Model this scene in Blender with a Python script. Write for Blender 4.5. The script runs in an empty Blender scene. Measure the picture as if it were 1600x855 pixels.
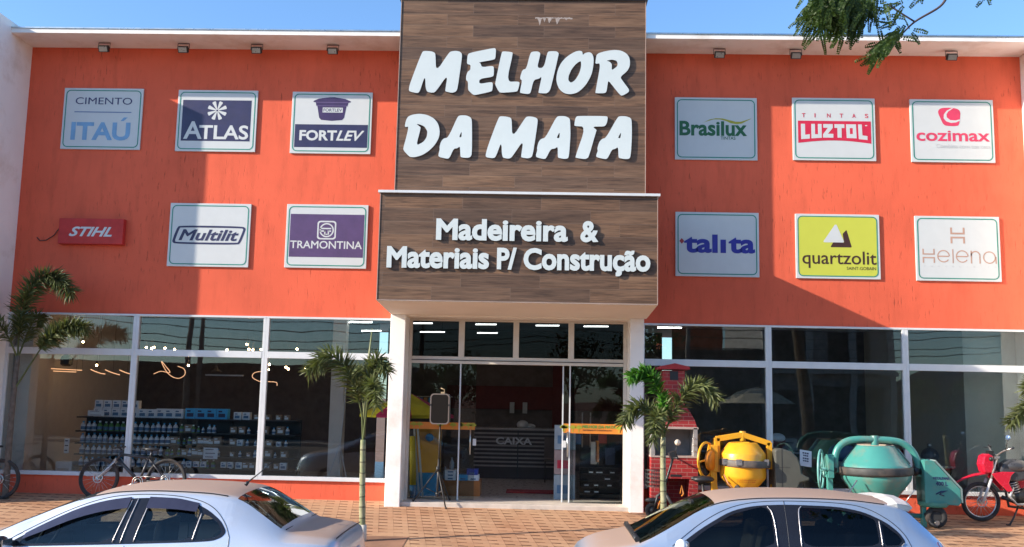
import bpy, bmesh, math, random
from mathutils import Vector, Matrix
random.seed(7)
PI = math.pi
SC = bpy.context.scene
COL = SC.collection

# ------------------------------------------------------------------ camera
cam = bpy.data.objects.new('camera', bpy.data.cameras.new('camera'))
COL.objects.link(cam)
cam.data.sensor_width = 36.0
cam.data.lens = 33.75
cam.data.clip_end = 2000
def cam_axes(pitch, roll, yaw):
    cy, sy, cp, sp = math.cos(yaw), math.sin(yaw), math.cos(pitch), math.sin(pitch)
    f = Vector((sy*cp, cy*cp, sp)); rt = Vector((cy, -sy, 0)); up = rt.cross(f)
    cr, sr = math.cos(roll), math.sin(roll)
    return cr*rt+sr*up, -sr*rt+cr*up, f
_R, _U, _F = cam_axes(0.1285443, 0.0203186, -0.0294080)
M4 = Matrix(((_R.x, _U.x, -_F.x, 0), (_R.y, _U.y, -_F.y, -16.085), (_R.z, _U.z, -_F.z, 1.73), (0, 0, 0, 1)))
cam.matrix_world = M4
SC.camera = cam

# ------------------------------------------------------------------ sky, sun, exposure
SUN_AZ = math.radians(71.3)      # light travels mostly towards +X and a little towards +Y
SUN_EL = math.radians(22.9)
w = bpy.data.worlds.new("World"); SC.world = w; w.use_nodes = True
nt = w.node_tree
sky = nt.nodes.new('ShaderNodeTexSky'); sky.sky_type = 'NISHITA'; sky.sun_disc = False
sky.sun_elevation = SUN_EL
to_sun = Vector((-math.sin(SUN_AZ)*math.cos(SUN_EL), -math.cos(SUN_AZ)*math.cos(SUN_EL), math.sin(SUN_EL)))
sky.sun_rotation = math.atan2(to_sun.x, to_sun.y)
sky.altitude = 400; sky.air_density = 1.0; sky.dust_density = 0.6; sky.ozone_density = 2.2
tn = nt.nodes.new('ShaderNodeMix'); tn.data_type = 'RGBA'; tn.blend_type = 'MULTIPLY'; tn.inputs[0].default_value = 1.0
tn.inputs[7].default_value = (.92, 1.14, 1.34, 1)          # the clear deep blue of a dry winter sky
nt.links.new(sky.outputs[0], tn.inputs[6]); nt.links.new(tn.outputs[2], nt.nodes['Background'].inputs[0])
nt.nodes['Background'].inputs[1].default_value = 0.099
sun = bpy.data.objects.new('sun', bpy.data.lights.new('sun', 'SUN'))
COL.objects.link(sun)
sun.data.energy = 3.9; sun.data.angle = math.radians(0.5); sun.data.color = (1.0, 0.90, 0.76)
sun.rotation_euler = to_sun.to_track_quat('Z', 'Y').to_euler()
SC.view_settings.view_transform = 'Standard'; SC.view_settings.look = 'None'
SC.view_settings.gamma = 1.0; SC.view_settings.exposure = 1.22
SC.render.engine = 'CYCLES'
SC.cycles.max_bounces = 7; SC.cycles.transparent_max_bounces = 12
SC.cycles.use_denoising = True
SC.cycles.sample_clamp_indirect = 4.0

# ------------------------------------------------------------------ helpers
class MB:
    """collects shapes; build() links them as one mesh object"""
    def __init__(s): s.v = []; s.f = []; s.m = []; s.s = []
    def add(s, vs, fs, mi=0, sm=False):
        b = len(s.v); s.v += [tuple(v) for v in vs]
        for f in fs: s.f.append([b+i for i in f]); s.m.append(mi); s.s.append(sm)
        return s
    def box(s, x0, x1, y0, y1, z0, z1, mi=0):
        vs = [(x, y, z) for x in (x0, x1) for y in (y0, y1) for z in (z0, z1)]
        return s.add(vs, [(0,1,3,2),(4,6,7,5),(0,4,5,1),(2,3,7,6),(0,2,6,4),(1,5,7,3)], mi)
    def obox(s, c, ax, ay, az, mi=0):
        c = Vector(c); ax, ay, az = Vector(ax), Vector(ay), Vector(az)
        vs = [c+i*ax+j*ay+k*az for i in (-1,1) for j in (-1,1) for k in (-1,1)]
        return s.add(vs, [(0,1,3,2),(4,6,7,5),(0,4,5,1),(2,3,7,6),(0,2,6,4),(1,5,7,3)], mi)
    def prism(s, pts, y0, y1, mi=0, fn=None, sm=False):
        """outline in (x,z) swept from y0 (front) to y1"""
        n = len(pts); fn = fn or (lambda x, y, z: (x, y, z))
        vs = [fn(x, y0, z) for x, z in pts]+[fn(x, y1, z) for x, z in pts]
        fs = [list(range(n)), list(range(2*n-1, n-1, -1))]
        s.add(vs, fs, mi)
        b = len(s.v)-2*n
        for i in range(n):
            j = (i+1) % n
            s.f.append([b+i, b+n+i, b+n+j, b+j]); s.m.append(mi); s.s.append(sm)
        return s
    def tube(s, path, r, n=8, mi=0, cap=True, closed=False):
        P = [Vector(p) for p in path]; k = len(P)
        R = r if isinstance(r, (list, tuple)) else [r]*k
        vs = []; prev = None
        for i, p in enumerate(P):
            if closed: t = P[(i+1) % k]-P[i-1]
            else: t = P[min(i+1, k-1)]-P[max(i-1, 0)]
            if t.length < 1e-9: t = Vector((0,0,1))
            t.normalize()
            if prev is None:
                a = Vector((0,0,1)) if abs(t.z) < .9 else Vector((1,0,0))
                u = t.cross(a).normalized()
            else:
                u = (prev-t*prev.dot(t))
                u = u.normalized() if u.length > 1e-6 else t.orthogonal().normalized()
            prev = u; q = t.cross(u)
            for j in range(n):
                a = 2*PI*j/n; vs.append(p+R[i]*(math.cos(a)*u+math.sin(a)*q))
        fs = []
        for i in range(k if closed else k-1):
            i2 = (i+1) % k
            for j in range(n):
                j2 = (j+1) % n; fs.append((i*n+j, i*n+j2, i2*n+j2, i2*n+j))
        s.add(vs, fs, mi, True)
        if cap and not closed:
            b = len(s.v)-len(vs)
            s.f.append([b+j for j in range(n-1, -1, -1)]); s.m.append(mi); s.s.append(False)
            s.f.append([b+(k-1)*n+j for j in range(n)]); s.m.append(mi); s.s.append(False)
        return s
    def cyl(s, a, b, r, n=12, mi=0, r2=None): return s.tube([a, b], [r, r if r2 is None else r2], n, mi)
    def lathe(s, prof, c, ax=(0,0,1), n=24, mi=0, sm=True):
        """profile of (radius, height along axis)"""
        ax = Vector(ax).normalized(); u = ax.orthogonal().normalized(); q = ax.cross(u); c = Vector(c)
        vs = []; k = len(prof)
        for r, h in prof:
            for j in range(n):
                a = 2*PI*j/n; vs.append(c+ax*h+r*(math.cos(a)*u+math.sin(a)*q))
        fs = [(i*n+j, i*n+(j+1) % n, (i+1)*n+(j+1) % n, (i+1)*n+j) for i in range(k-1) for j in range(n)]
        return s.add(vs, fs, mi, sm)
    def torus(s, c, ax, R, r, n=36, m=8, mi=0):
        ax = Vector(ax).normalized(); u = ax.orthogonal().normalized(); q = ax.cross(u); c = Vector(c)
        return s.tube([c+R*(math.cos(2*PI*i/n)*u+math.sin(2*PI*i/n)*q) for i in range(n)], r, m, mi, closed=True)
    def ball(s, c, r, n=12, m=8, mi=0, sc=(1,1,1)):
        vs = []; c = Vector(c)
        for i in range(m+1):
            t = PI*i/m
            for j in range(n):
                a = 2*PI*j/n
                vs.append((c.x+r*sc[0]*math.sin(t)*math.cos(a), c.y+r*sc[1]*math.sin(t)*math.sin(a), c.z+r*sc[2]*math.cos(t)))
        return s.add(vs, [(i*n+j, (i+1)*n+j, (i+1)*n+(j+1) % n, i*n+(j+1) % n) for i in range(m) for j in range(n)], mi, True)
    def build(s, name, mat, parent=None, bevel=0, label=None):
        me = bpy.data.meshes.new(name); me.from_pydata(s.v, [], s.f)
        mats = mat if isinstance(mat, (list, tuple)) else [mat]
        for m in mats: me.materials.append(m)
        me.polygons.foreach_set('material_index', s.m); me.polygons.foreach_set('use_smooth', s.s)
        me.update()
        bm = bmesh.new(); bm.from_mesh(me)
        bmesh.ops.recalc_face_normals(bm, faces=bm.faces); bm.to_mesh(me); bm.free()
        o = bpy.data.objects.new(name, me); COL.objects.link(o)
        if bevel:
            b = o.modifiers.new('bevel', 'BEVEL'); b.width = bevel; b.segments = 2; b.limit_method = 'ANGLE'
        if parent is not None: adopt(o, parent)
        if label: o['label'] = label
        return o

def adopt(o, parent):
    o.parent = parent
    t = Vector(parent.location); p = parent.parent
    while p: t += Vector(p.location); p = p.parent
    if parent.type == 'EMPTY': o.matrix_parent_inverse = Matrix.Translation(-t)

def tag(o, label=None, cat=None, group=None, kind=None):
    if label: o['label'] = label
    if cat: o['category'] = cat
    if group: o['group'] = group
    if kind: o['kind'] = kind
    return o
def thing(name, label, cat, loc=(0,0,0), group=None):
    o = bpy.data.objects.new(name, None); COL.objects.link(o); o.location = loc
    o.empty_display_size = .2
    return tag(o, label, cat, group)
def struct(name, mb, m):
    o = mb.build(name, m); o['kind'] = 'structure'; return o
def dup(root, loc, label=None, rz=0, sc=None):
    r = root.copy(); COL.objects.link(r); r.location = loc
    if rz: r.rotation_euler.z = rz
    if sc: r.scale = sc
    if label: r['label'] = label
    for ch in list(root.children):
        c = ch.copy(); COL.objects.link(c); c.parent = r; c.matrix_parent_inverse = ch.matrix_parent_inverse.copy()
        for g in list(ch.children):
            d = g.copy(); COL.objects.link(d); d.parent = c; d.matrix_parent_inverse = g.matrix_parent_inverse.copy()
    return r

# ------------------------------------------------------------------ materials
def _n(t, typ, **kw):
    n = t.nodes.new(typ)
    for k, v in kw.items(): setattr(n, k, v)
    return n
def _math(t, op, a, b=None, clamp=False):
    n = _n(t, 'ShaderNodeMath', operation=op, use_clamp=clamp)
    for i, x in enumerate((a, b)):
        if x is None: continue
        if isinstance(x, (int, float)): n.inputs[i].default_value = x
        else: t.links.new(x, n.inputs[i])
    return n.outputs[0]
def _mix(t, fac, a, b, blend='MIX'):
    n = _n(t, 'ShaderNodeMix', data_type='RGBA', blend_type=blend)
    for i, x in ((0, fac), (6, a), (7, b)):
        if isinstance(x, (int, float)): n.inputs[i].default_value = x
        elif isinstance(x, tuple): n.inputs[i].default_value = (*x, 1) if len(x) == 3 else x
        else: t.links.new(x, n.inputs[i])
    return n.outputs[2]
def _noise(t, vec, scale, detail=4, rough=.55, out=0):
    n = _n(t, 'ShaderNodeTexNoise'); n.inputs['Scale'].default_value = scale
    n.inputs['Detail'].default_value = detail; n.inputs['Roughness'].default_value = rough
    t.links.new(vec, n.inputs['Vector']); return n.outputs[out]
def _coord(t, scale=(1,1,1), rot=(0,0,0)):
    c = _n(t, 'ShaderNodeTexCoord'); m = _n(t, 'ShaderNodeMapping')
    m.inputs['Scale'].default_value = scale; m.inputs['Rotation'].default_value = rot
    t.links.new(c.outputs['Object'], m.inputs['Vector']); return m.outputs[0]
def _ramp(t, fac, p0, p1, c0=(0,0,0), c1=(1,1,1)):
    r = _n(t, 'ShaderNodeValToRGB'); e = r.color_ramp.elements
    e[0].position = p0; e[1].position = p1; e[0].color = (*c0, 1); e[1].color = (*c1, 1)
    t.links.new(fac, r.inputs[0]); return r.outputs[0]
def _bump(t, h, strength, dist=.01):
    b = _n(t, 'ShaderNodeBump'); b.inputs['Strength'].default_value = strength; b.inputs['Distance'].default_value = dist
    t.links.new(h, b.inputs['Height']); return b.outputs[0]
def newmat(name):
    m = bpy.data.materials.new(name); m.use_nodes = True
    return m, m.node_tree, m.node_tree.nodes['Principled BSDF']
def setp(p, **kw):
    names = dict(col='Base Color', rough='Roughness', metal='Metallic', spec='Specular IOR Level', coat='Coat Weight', crough='Coat Roughness', emc='Emission Color', em='Emission Strength')
    for k, v in kw.items():
        i = p.inputs[names[k]]
        i.default_value = (*v, 1) if isinstance(v, tuple) and len(v) == 3 else v
_cache = {}
def mat(name, col, rough=.5, metal=0., var=.12, vs=6., bump=0., bs=60., spec=.5, coat=0., dirt=None, dscale=3.):
    """plain procedural material: colour broken up by noise, optional bump and dirt"""
    if name in _cache: return _cache[name]
    m, t, p = newmat(name); setp(p, col=col, rough=rough, metal=metal, spec=spec, coat=coat)
    v = _coord(t)
    f = _noise(t, v, vs)
    a = tuple(max(0, c*(1-var)) for c in col); b = tuple(min(1, c*(1+var)) for c in col)
    c = _mix(t, _ramp(t, f, .3, .7), a, b)
    if dirt:
        d = _noise(t, v, dscale, 6, .65)
        c = _mix(t, _ramp(t, d, .5, .75), c, dirt)
    t.links.new(c, p.inputs['Base Color'])
    r = _noise(t, v, vs*2.3, 3)
    rr = _math(t, 'MULTIPLY_ADD', r, .25); rr.node.inputs[2].default_value = max(.02, rough-.125)
    t.links.new(rr, p.inputs['Roughness'])
    if bump: t.links.new(_bump(t, _noise(t, v, bs, 3), bump, .005), p.inputs['Normal'])
    _cache[name] = m; return m
def emit(name, col, s):
    if name in _cache: return _cache[name]
    m, t, p = newmat(name); setp(p, col=(0.8,0.8,0.8), emc=col, em=s); _cache[name] = m; return m

# grafiato render: vertical scratches, sun-faded paint
def wall_mat(name, col):
    m, t, p = newmat(name); setp(p, rough=.85, spec=.25)
    v = _coord(t)
    big = _noise(t, v, .45, 5, .6)
    c = _mix(t, _ramp(t, big, .3, .72), tuple(x*.84 for x in col), tuple(min(1, x*1.12) for x in col))
    st = _noise(t, _coord(t, (1, 1, .22)), 5.5, 5, .6)      # rain streaks
    c = _mix(t, _math(t, 'MULTIPLY', _ramp(t, st, .5, .78), .55), c, tuple(x*.66 for x in col))
    sv = _coord(t, (1, 1, .13))
    s1 = _noise(t, sv, 30, 3, .65); s2 = _noise(t, v, 60, 3, .6)
    patch = _ramp(t, _noise(t, v, .55, 3), .38, .58)
    pit = _math(t, 'MULTIPLY', _ramp(t, s1, .60, .70), patch)
    c = _mix(t, _math(t, 'MULTIPLY', pit, .7), c, tuple(x*.38 for x in col))
    t.links.new(c, p.inputs['Base Color'])
    h = _math(t, 'SUBTRACT', _math(t, 'MULTIPLY', s2, .5), pit)
    t.links.new(_bump(t, h, .55, .012), p.inputs['Normal'])
    return m
M_WALL = wall_mat('orange_render', (0.74, 0.126, 0.064))

def cladding():
    m, t, p = newmat('wood_look_tile'); setp(p, rough=.55, spec=.35)
    c = _n(t, 'ShaderNodeTexCoord'); sp = _n(t, 'ShaderNodeSeparateXYZ'); t.links.new(c.outputs['Object'], sp.inputs[0])
    cb = _n(t, 'ShaderNodeCombineXYZ'); t.links.new(sp.outputs[0], cb.inputs[0]); t.links.new(sp.outputs[2], cb.inputs[1])
    def brick(c1, c2, mortar):
        b = _n(t, 'ShaderNodeTexBrick', offset=.37, offset_frequency=2, squash=1.0)
        b.inputs['Scale'].default_value = 1; b.inputs['Brick Width'].default_value = 1.18; b.inputs['Row Height'].default_value = .197
        b.inputs['Mortar Size'].default_value = .0022; b.inputs['Mortar Smooth'].default_value = .3
        b.inputs['Color1'].default_value = (*c1, 1); b.inputs['Color2'].default_value = (*c2, 1); b.inputs['Mortar'].default_value = (*mortar, 1)
        t.links.new(cb.outputs[0], b.inputs['Vector']); return b
    b1 = brick((0,0,0), (1,1,1), (.5,.5,.5))
    # grain: long noise, shifted per plank
    mp = _n(t, 'ShaderNodeVectorMath', operation='MULTIPLY_ADD')
    t.links.new(b1.outputs[0], mp.inputs[0]); mp.inputs[1].default_value = (17.3, 9.1, 0); t.links.new(cb.outputs[0], mp.inputs[2])
    def grain(sx, sz, sc, d):
        q = _n(t, 'ShaderNodeMapping'); q.inputs['Scale'].default_value = (sx, sz, 1); t.links.new(mp.outputs[0], q.inputs['Vector'])
        return _noise(t, q.outputs[0], sc, d, .65)
    g1 = grain(.55, 9, 2.2, 6); g2 = grain(1.1, 30, 2.5, 4); g3 = grain(.35, 3, 2.0, 3)
    col = _mix(t, _ramp(t, g1, .3, .7), (.052, .028, .016), (.20, .112, .066))
    col = _mix(t, _math(t, 'MULTIPLY', _ramp(t, g2, .48, .70), .8), col, (.028, .018, .013))
    col = _mix(t, _math(t, 'MULTIPLY', _ramp(t, g3, .45, .75), .55), col, (.22, .135, .085))
    tone = _mix(t, b1.outputs[0], (.70,.70,.76), (1.25,1.18,1.1))
    col = _mix(t, 1.0, col, tone, 'MULTIPLY')
    col = _mix(t, b1.outputs['Fac'], col, (.15, .10, .075))
    # lime run stains near the top and the lower edge
    lm = _n(t, 'ShaderNodeMapping'); lm.inputs['Scale'].default_value = (22, .8, 1); t.links.new(cb.outputs[0], lm.inputs['Vector'])
    t.links.new(col, p.inputs['Base Color'])
    h = _math(t, 'SUBTRACT', g2, _math(t, 'MULTIPLY', b1.outputs['Fac'], 2.0))
    t.links.new(_bump(t, h, .25, .004), p.inputs['Normal'])
    return m
M_CLAD = cladding()

def paving():
    m, t, p = newmat('clay_pavers'); setp(p, rough=.9, spec=.2)
    c = _n(t, 'ShaderNodeTexCoord'); sp = _n(t, 'ShaderNodeSeparateXYZ'); t.links.new(c.outputs['Object'], sp.inputs[0])
    x, y = sp.outputs[0], sp.outputs[1]
    wob = _noise(t, c.outputs['Object'], 1.3, 2)
    xs = _math(t, 'ADD', x, _math(t, 'MULTIPLY', y, .16))
    u = _math(t, 'DIVIDE', xs, .215); v = _math(t, 'DIVIDE', _math(t, 'ADD', y, _math(t, 'MULTIPLY', x, .09)), .205)
    fu = _math(t, 'FRACT', u); fv = _math(t, 'FRACT', _math(t, 'ADD', v, _math(t, 'MULTIPLY', wob, .25)))
    wear = _noise(t, c.outputs['Object'], 2.2, 4, .6)
    keep = _ramp(t, wear, .3, .5)
    dash = _math(t, 'MULTIPLY', _math(t, 'LESS_THAN', fv, .22), _math(t, 'LESS_THAN', fu, .62))
    line = _math(t, 'MULTIPLY', _math(t, 'LESS_THAN', fv, .09), .45)
    side = _math(t, 'MULTIPLY', _math(t, 'LESS_THAN', fu, .05), .35)
    j = _math(t, 'MULTIPLY', _math(t, 'MAXIMUM', _math(t, 'MAXIMUM', dash, line), side), keep, True)
    wn = _n(t, 'ShaderNodeTexWhiteNoise', noise_dimensions='2D'); cb = _n(t, 'ShaderNodeCombineXYZ')
    t.links.new(_math(t, 'FLOOR', u), cb.inputs[0]); t.links.new(_math(t, 'FLOOR', v), cb.inputs[1]); t.links.new(cb.outputs[0], wn.inputs[0])
    dust = _noise(t, c.outputs['Object'], .7, 6, .6)
    col = _mix(t, wn.outputs[0], (.36, .18, .095), (.47, .25, .14))
    col = _mix(t, _ramp(t, dust, .35, .65), col, (.50, .30, .175))
    col = _mix(t, _math(t, 'MULTIPLY', j, .95), col, (.085, .032, .018))
    sp2 = _noise(t, c.outputs['Object'], 60, 3, .7)
    col = _mix(t, _math(t, 'MULTIPLY', _ramp(t, sp2, .55, .75), .35), col, (.19, .09, .055))
    grime = _noise(t, c.outputs['Object'], .9, 7, .7); spots = _noise(t, c.outputs['Object'], 3.4, 3, .5)
    col = _mix(t, _math(t, 'MULTIPLY', _ramp(t, grime, .54, .74), .55), col, (.16, .085, .045))
    col = _mix(t, _math(t, 'MULTIPLY', _ramp(t, spots, .68, .74), .5), col, (.09, .055, .035))
    t.links.new(col, p.inputs['Base Color'])
    h = _math(t, 'SUBTRACT', _math(t, 'MULTIPLY', sp2, .35), j)
    t.links.new(_bump(t, h, .6, .012), p.inputs['Normal'])
    return m
M_PAVE = paving()

def glass(name, tint=.55, refl=.5, rough=0.0, col=(.92, .97, .98)):
    """window pane: part of the light passes, part is mirrored (more at grazing angles)"""
    m = bpy.data.materials.new(name); m.use_nodes = True; t = m.node_tree; t.nodes.clear()
    o = _n(t, 'ShaderNodeOutputMaterial'); mx = _n(t, 'ShaderNodeMixShader')
    tr = _n(t, 'ShaderNodeBsdfTransparent'); tr.inputs[0].default_value = (tint*col[0], tint*col[1], tint*col[2], 1)
    gl = _n(t, 'ShaderNodeBsdfGlossy'); gl.inputs['Roughness'].default_value = rough
    gl.inputs[0].default_value = (*col, 1)
    fr = _n(t, 'ShaderNodeFresnel'); fr.inputs[0].default_value = 1.5
    nz = _noise(t, _coord(t), .6, 2)
    bp = _bump(t, nz, .05, .05)
    t.links.new(bp, gl.inputs['Normal'])
    f = _math(t, 'MULTIPLY_ADD', fr.outputs[0], .8); f.node.inputs[2].default_value = refl; f.node.use_clamp = True
    t.links.new(f, mx.inputs[0]); t.links.new(tr.outputs[0], mx.inputs[1]); t.links.new(gl.outputs[0], mx.inputs[2])
    t.links.new(mx.outputs[0], o.inputs[0]); return m
M_GLASS = glass('shop_glass', .88, .012)
M_GLASSD = glass('door_glass', .80, -.012)
M_GLASST = glass('tinted_transom_glass', .45, -.026)

M_WHITE = mat('white_paint', (.84, .80, .76), .7, var=.04, vs=1.5, bump=.1, bs=90, dirt=(.62, .53, .45), dscale=1.3)
M_CREAM = mat('cream_paint', (.85, .76, .66), .75, var=.05, vs=1.2, bump=.08)
M_SIGNW = mat('white_sign_vinyl', (.56, .57, .56), .4, var=.02)
M_ALU = mat('white_aluminium', (.62, .625, .63), .35, var=.04)
M_STEEL = mat('brushed_steel', (.55, .54, .52), .3, metal=1.0)
M_CHROME = mat('chrome', (.8, .8, .8), .12, metal=1.0, var=.03)
M_BLACK = mat('black_plastic', (.018, .018, .02), .45)
M_RUBBER = mat('rubber', (.022, .021, .021), .85, var=.3, dirt=(.10, .06, .04), dscale=5)
M_DARK = mat('dark_metal', (.045, .043, .043), .5, metal=.4)
M_GREEN = mat('sign_green', (.02, .22, .16), .5)
M_NAVY = mat('sign_navy', (.022, .02, .075), .45)
M_PURP = mat('sign_purple', (.085, .042, .125), .45)
M_RED = mat('sign_red', (.55, .015, .05), .45)
M_DKGREEN = mat('sign_dark_green', (.012, .11, .035), .45)
M_BLUE = mat('sign_blue', (.02, .02, .26), .45)
M_LBLUE = mat('sign_light_blue', (.17, .34, .54), .45)
M_LIME = mat('sign_lime', (.52, .53, .06), .45, var=.02)
M_BROWN = mat('sign_brown', (.05, .018, .012), .45)
M_BEIGE = mat('sign_beige', (.45, .27, .20), .45)
M_GREY = mat('sign_grey', (.5, .5, .5), .5)
M_ASPH = mat('asphalt', (.16, .125, .10), .9, var=.3, vs=40, bump=.4, bs=120, dirt=(.26, .155, .095), dscale=.4)
M_EARTH = mat('red_earth', (.28, .14, .08), .95, var=.25, vs=2)
LET = {
 'M': ([(-2.022,7.394),(-1.985,7.416),(-1.87,7.411),(-1.813,7.389),(-1.795,7.356),(-1.777,7.055),(-1.578,7.378),(-1.54,7.412),(-1.452,7.423),(-1.388,7.407),(-1.352,7.368),(-1.359,7.256),(-1.389,6.981),(-1.415,6.759),(-1.445,6.717),(-1.508,6.699),(-1.609,6.724),(-1.616,6.744),(-1.58,7.018),(-1.773,6.716),(-1.823,6.696),(-1.937,6.717),(-1.956,7.001),(-2.027,6.752),(-2.05,6.7),(-2.088,6.689),(-2.202,6.714),(-2.223,6.75),(-2.195,6.881)],[]),
 'E': ([(-1.26,7.349),(-1.236,7.388),(-0.845,7.474),(-0.801,7.472),(-0.791,7.432),(-0.797,7.301),(-0.822,7.275),(-1.08,7.226),(-1.041,7.213),(-1.021,7.142),(-0.851,7.17),(-0.819,7.15),(-0.816,7.013),(-0.84,6.98),(-1.054,6.945),(-1.058,6.854),(-0.857,6.895),(-0.829,6.87),(-0.835,6.753),(-0.853,6.729),(-1.104,6.669),(-1.148,6.668),(-1.219,6.735),(-1.238,6.761),(-1.242,6.898),(-1.274,6.917),(-1.278,6.982),(-1.253,7.067),(-1.209,7.094),(-1.205,7.185),(-1.269,7.194),(-1.265,7.283)],[]),
 'L': ([(-0.698,7.394),(-0.68,7.423),(-0.528,7.411),(-0.508,7.389),(-0.606,6.898),(-0.411,6.907),(-0.385,6.881),(-0.414,6.757),(-0.432,6.731),(-0.69,6.709),(-0.728,6.728),(-0.791,6.844),(-0.788,6.896)],[]),
 'H': ([(-0.223,7.392),(-0.186,7.422),(-0.091,7.426),(-0.053,7.394),(-0.065,7.328),(-0.106,7.138),(0.008,7.146),(0.06,7.402),(0.085,7.431),(0.211,7.432),(0.249,7.404),(0.244,7.351),(0.126,6.789),(0.096,6.737),(0.058,6.707),(-0.067,6.712),(-0.077,6.729),(-0.022,7.002),(-0.071,6.956),(-0.159,6.936),(-0.199,6.74),(-0.217,6.701),(-0.267,6.694),(-0.375,6.712),(-0.381,6.732),(-0.347,6.927),(-0.379,6.946),(-0.38,6.992),(-0.344,7.11),(-0.282,7.123)],[]),
 'O': ([(0.639,7.434),(0.646,7.368),(0.677,7.402),(0.752,7.425),(0.803,7.396),(0.829,7.318),(0.824,7.187),(0.794,7.031),(0.72,6.887),(0.646,6.795),(0.559,6.723),(0.447,6.696),(0.347,6.714),(0.27,6.778),(0.225,6.881),(0.214,6.972),(0.235,7.103),(0.289,7.234),(0.389,7.346),(0.513,7.426),(0.589,7.446)],[(0.618,7.274),(0.623,7.172),(0.593,7.055),(0.525,6.937),(0.457,6.891),(0.413,6.936),(0.418,7.014),(0.467,7.131),(0.541,7.224)]),
 'R': ([(0.872,7.371),(0.904,7.404),(1.004,7.438),(1.154,7.465),(1.28,7.456),(1.381,7.396),(1.425,7.311),(1.426,7.194),(1.382,7.102),(1.264,7.003),(1.308,6.932),(1.415,6.791),(1.409,6.746),(1.309,6.686),(1.272,6.686),(1.083,6.93),(1.064,6.917),(1.047,6.761),(1.022,6.722),(0.872,6.72),(0.859,6.733),(0.895,6.941),(0.943,7.234),(0.861,7.22),(0.857,7.253)],[(1.036,7.278),(1.13,7.298),(1.206,7.28),(1.225,7.231),(1.213,7.179),(1.125,7.112),(1.128,7.217),(1.099,7.256)]),
 'D': ([(-2.248,6.228),(-2.218,6.286),(-2.157,6.319),(-2.031,6.34),(-1.905,6.322),(-1.79,6.266),(-1.711,6.17),(-1.683,6.041),(-1.698,5.926),(-1.763,5.809),(-1.848,5.718),(-1.958,5.64),(-2.082,5.603),(-2.158,5.606),(-2.196,5.637),(-2.268,5.713),(-2.278,5.751),(-2.232,5.944),(-2.2,6.119),(-2.25,6.109),(-2.266,6.124)],[(-2.076,6.165),(-2.013,6.156),(-1.936,6.122),(-1.886,6.039),(-1.899,5.936),(-1.953,5.858),(-2.066,5.799),(-1.998,6.102),(-2.024,6.127)]),
 'A': ([(-1.401,6.29),(-1.364,6.319),(-1.251,6.32),(-1.181,6.286),(-1.161,6.241),(-1.152,5.984),(-1.147,5.677),(-1.164,5.625),(-1.207,5.603),(-1.32,5.61),(-1.335,5.636),(-1.344,5.802),(-1.386,5.763),(-1.449,5.756),(-1.507,5.608),(-1.544,5.582),(-1.682,5.612),(-1.698,5.644),(-1.674,5.746),(-1.684,5.772),(-1.659,5.875),(-1.616,5.927),(-1.542,5.94)],[(-1.325,6.052),(-1.323,5.95),(-1.366,5.949)]),
 'M.2': ([(-0.723,6.292),(-0.686,6.314),(-0.586,6.306),(-0.523,6.288),(-0.507,6.256),(-0.491,5.947),(-0.285,6.291),(-0.248,6.314),(-0.16,6.311),(-0.091,6.286),(-0.078,6.242),(-0.094,6.087),(-0.149,5.677),(-0.173,5.626),(-0.235,5.606),(-0.335,5.624),(-0.342,5.643),(-0.306,5.918),(-0.485,5.634),(-0.521,5.604),(-0.571,5.601),(-0.653,5.619),(-0.667,5.887),(-0.747,5.65),(-0.771,5.611),(-0.82,5.604),(-0.908,5.618),(-0.924,5.648),(-0.888,5.808)],[]),
 'A.2': ([(0.221,6.303),(0.264,6.327),(0.364,6.327),(0.433,6.299),(0.452,6.261),(0.462,6.004),(0.441,5.659),(0.423,5.615),(0.361,5.607),(0.268,5.625),(0.259,5.644),(0.256,5.816),(0.21,5.777),(0.141,5.77),(0.075,5.629),(0.045,5.597),(-0.086,5.627),(-0.102,5.658),(-0.076,5.754),(-0.085,5.78),(-0.06,5.889),(-0.017,5.941),(0.051,5.954)],[(0.284,6.06),(0.282,5.953),(0.232,5.957)]),
 'T': ([(0.533,6.275),(0.551,6.32),(0.589,6.333),(1.037,6.336),(1.069,6.32),(1.057,6.23),(1.032,6.178),(1.001,6.159),(0.815,6.156),(0.89,6.099),(0.878,6.074),(0.764,5.651),(0.733,5.619),(0.684,5.609),(0.553,5.629),(0.544,5.648),(0.709,6.155),(0.528,6.159),(0.522,6.191)],[]),
 'A.3': ([(1.224,6.315),(1.268,6.338),(1.367,6.336),(1.436,6.311),(1.458,6.273),(1.464,6.017),(1.445,5.66),(1.414,5.621),(1.352,5.618),(1.259,5.632),(1.247,5.657),(1.24,5.823),(1.19,5.784),(1.141,5.777),(1.074,5.636),(1.043,5.61),(0.894,5.64),(0.881,5.672),(0.912,5.755),(0.899,5.786),(0.929,5.895),(0.978,5.953),(1.04,5.967)],[(1.288,6.072),(1.276,5.966),(1.233,5.969)]),
}
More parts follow.
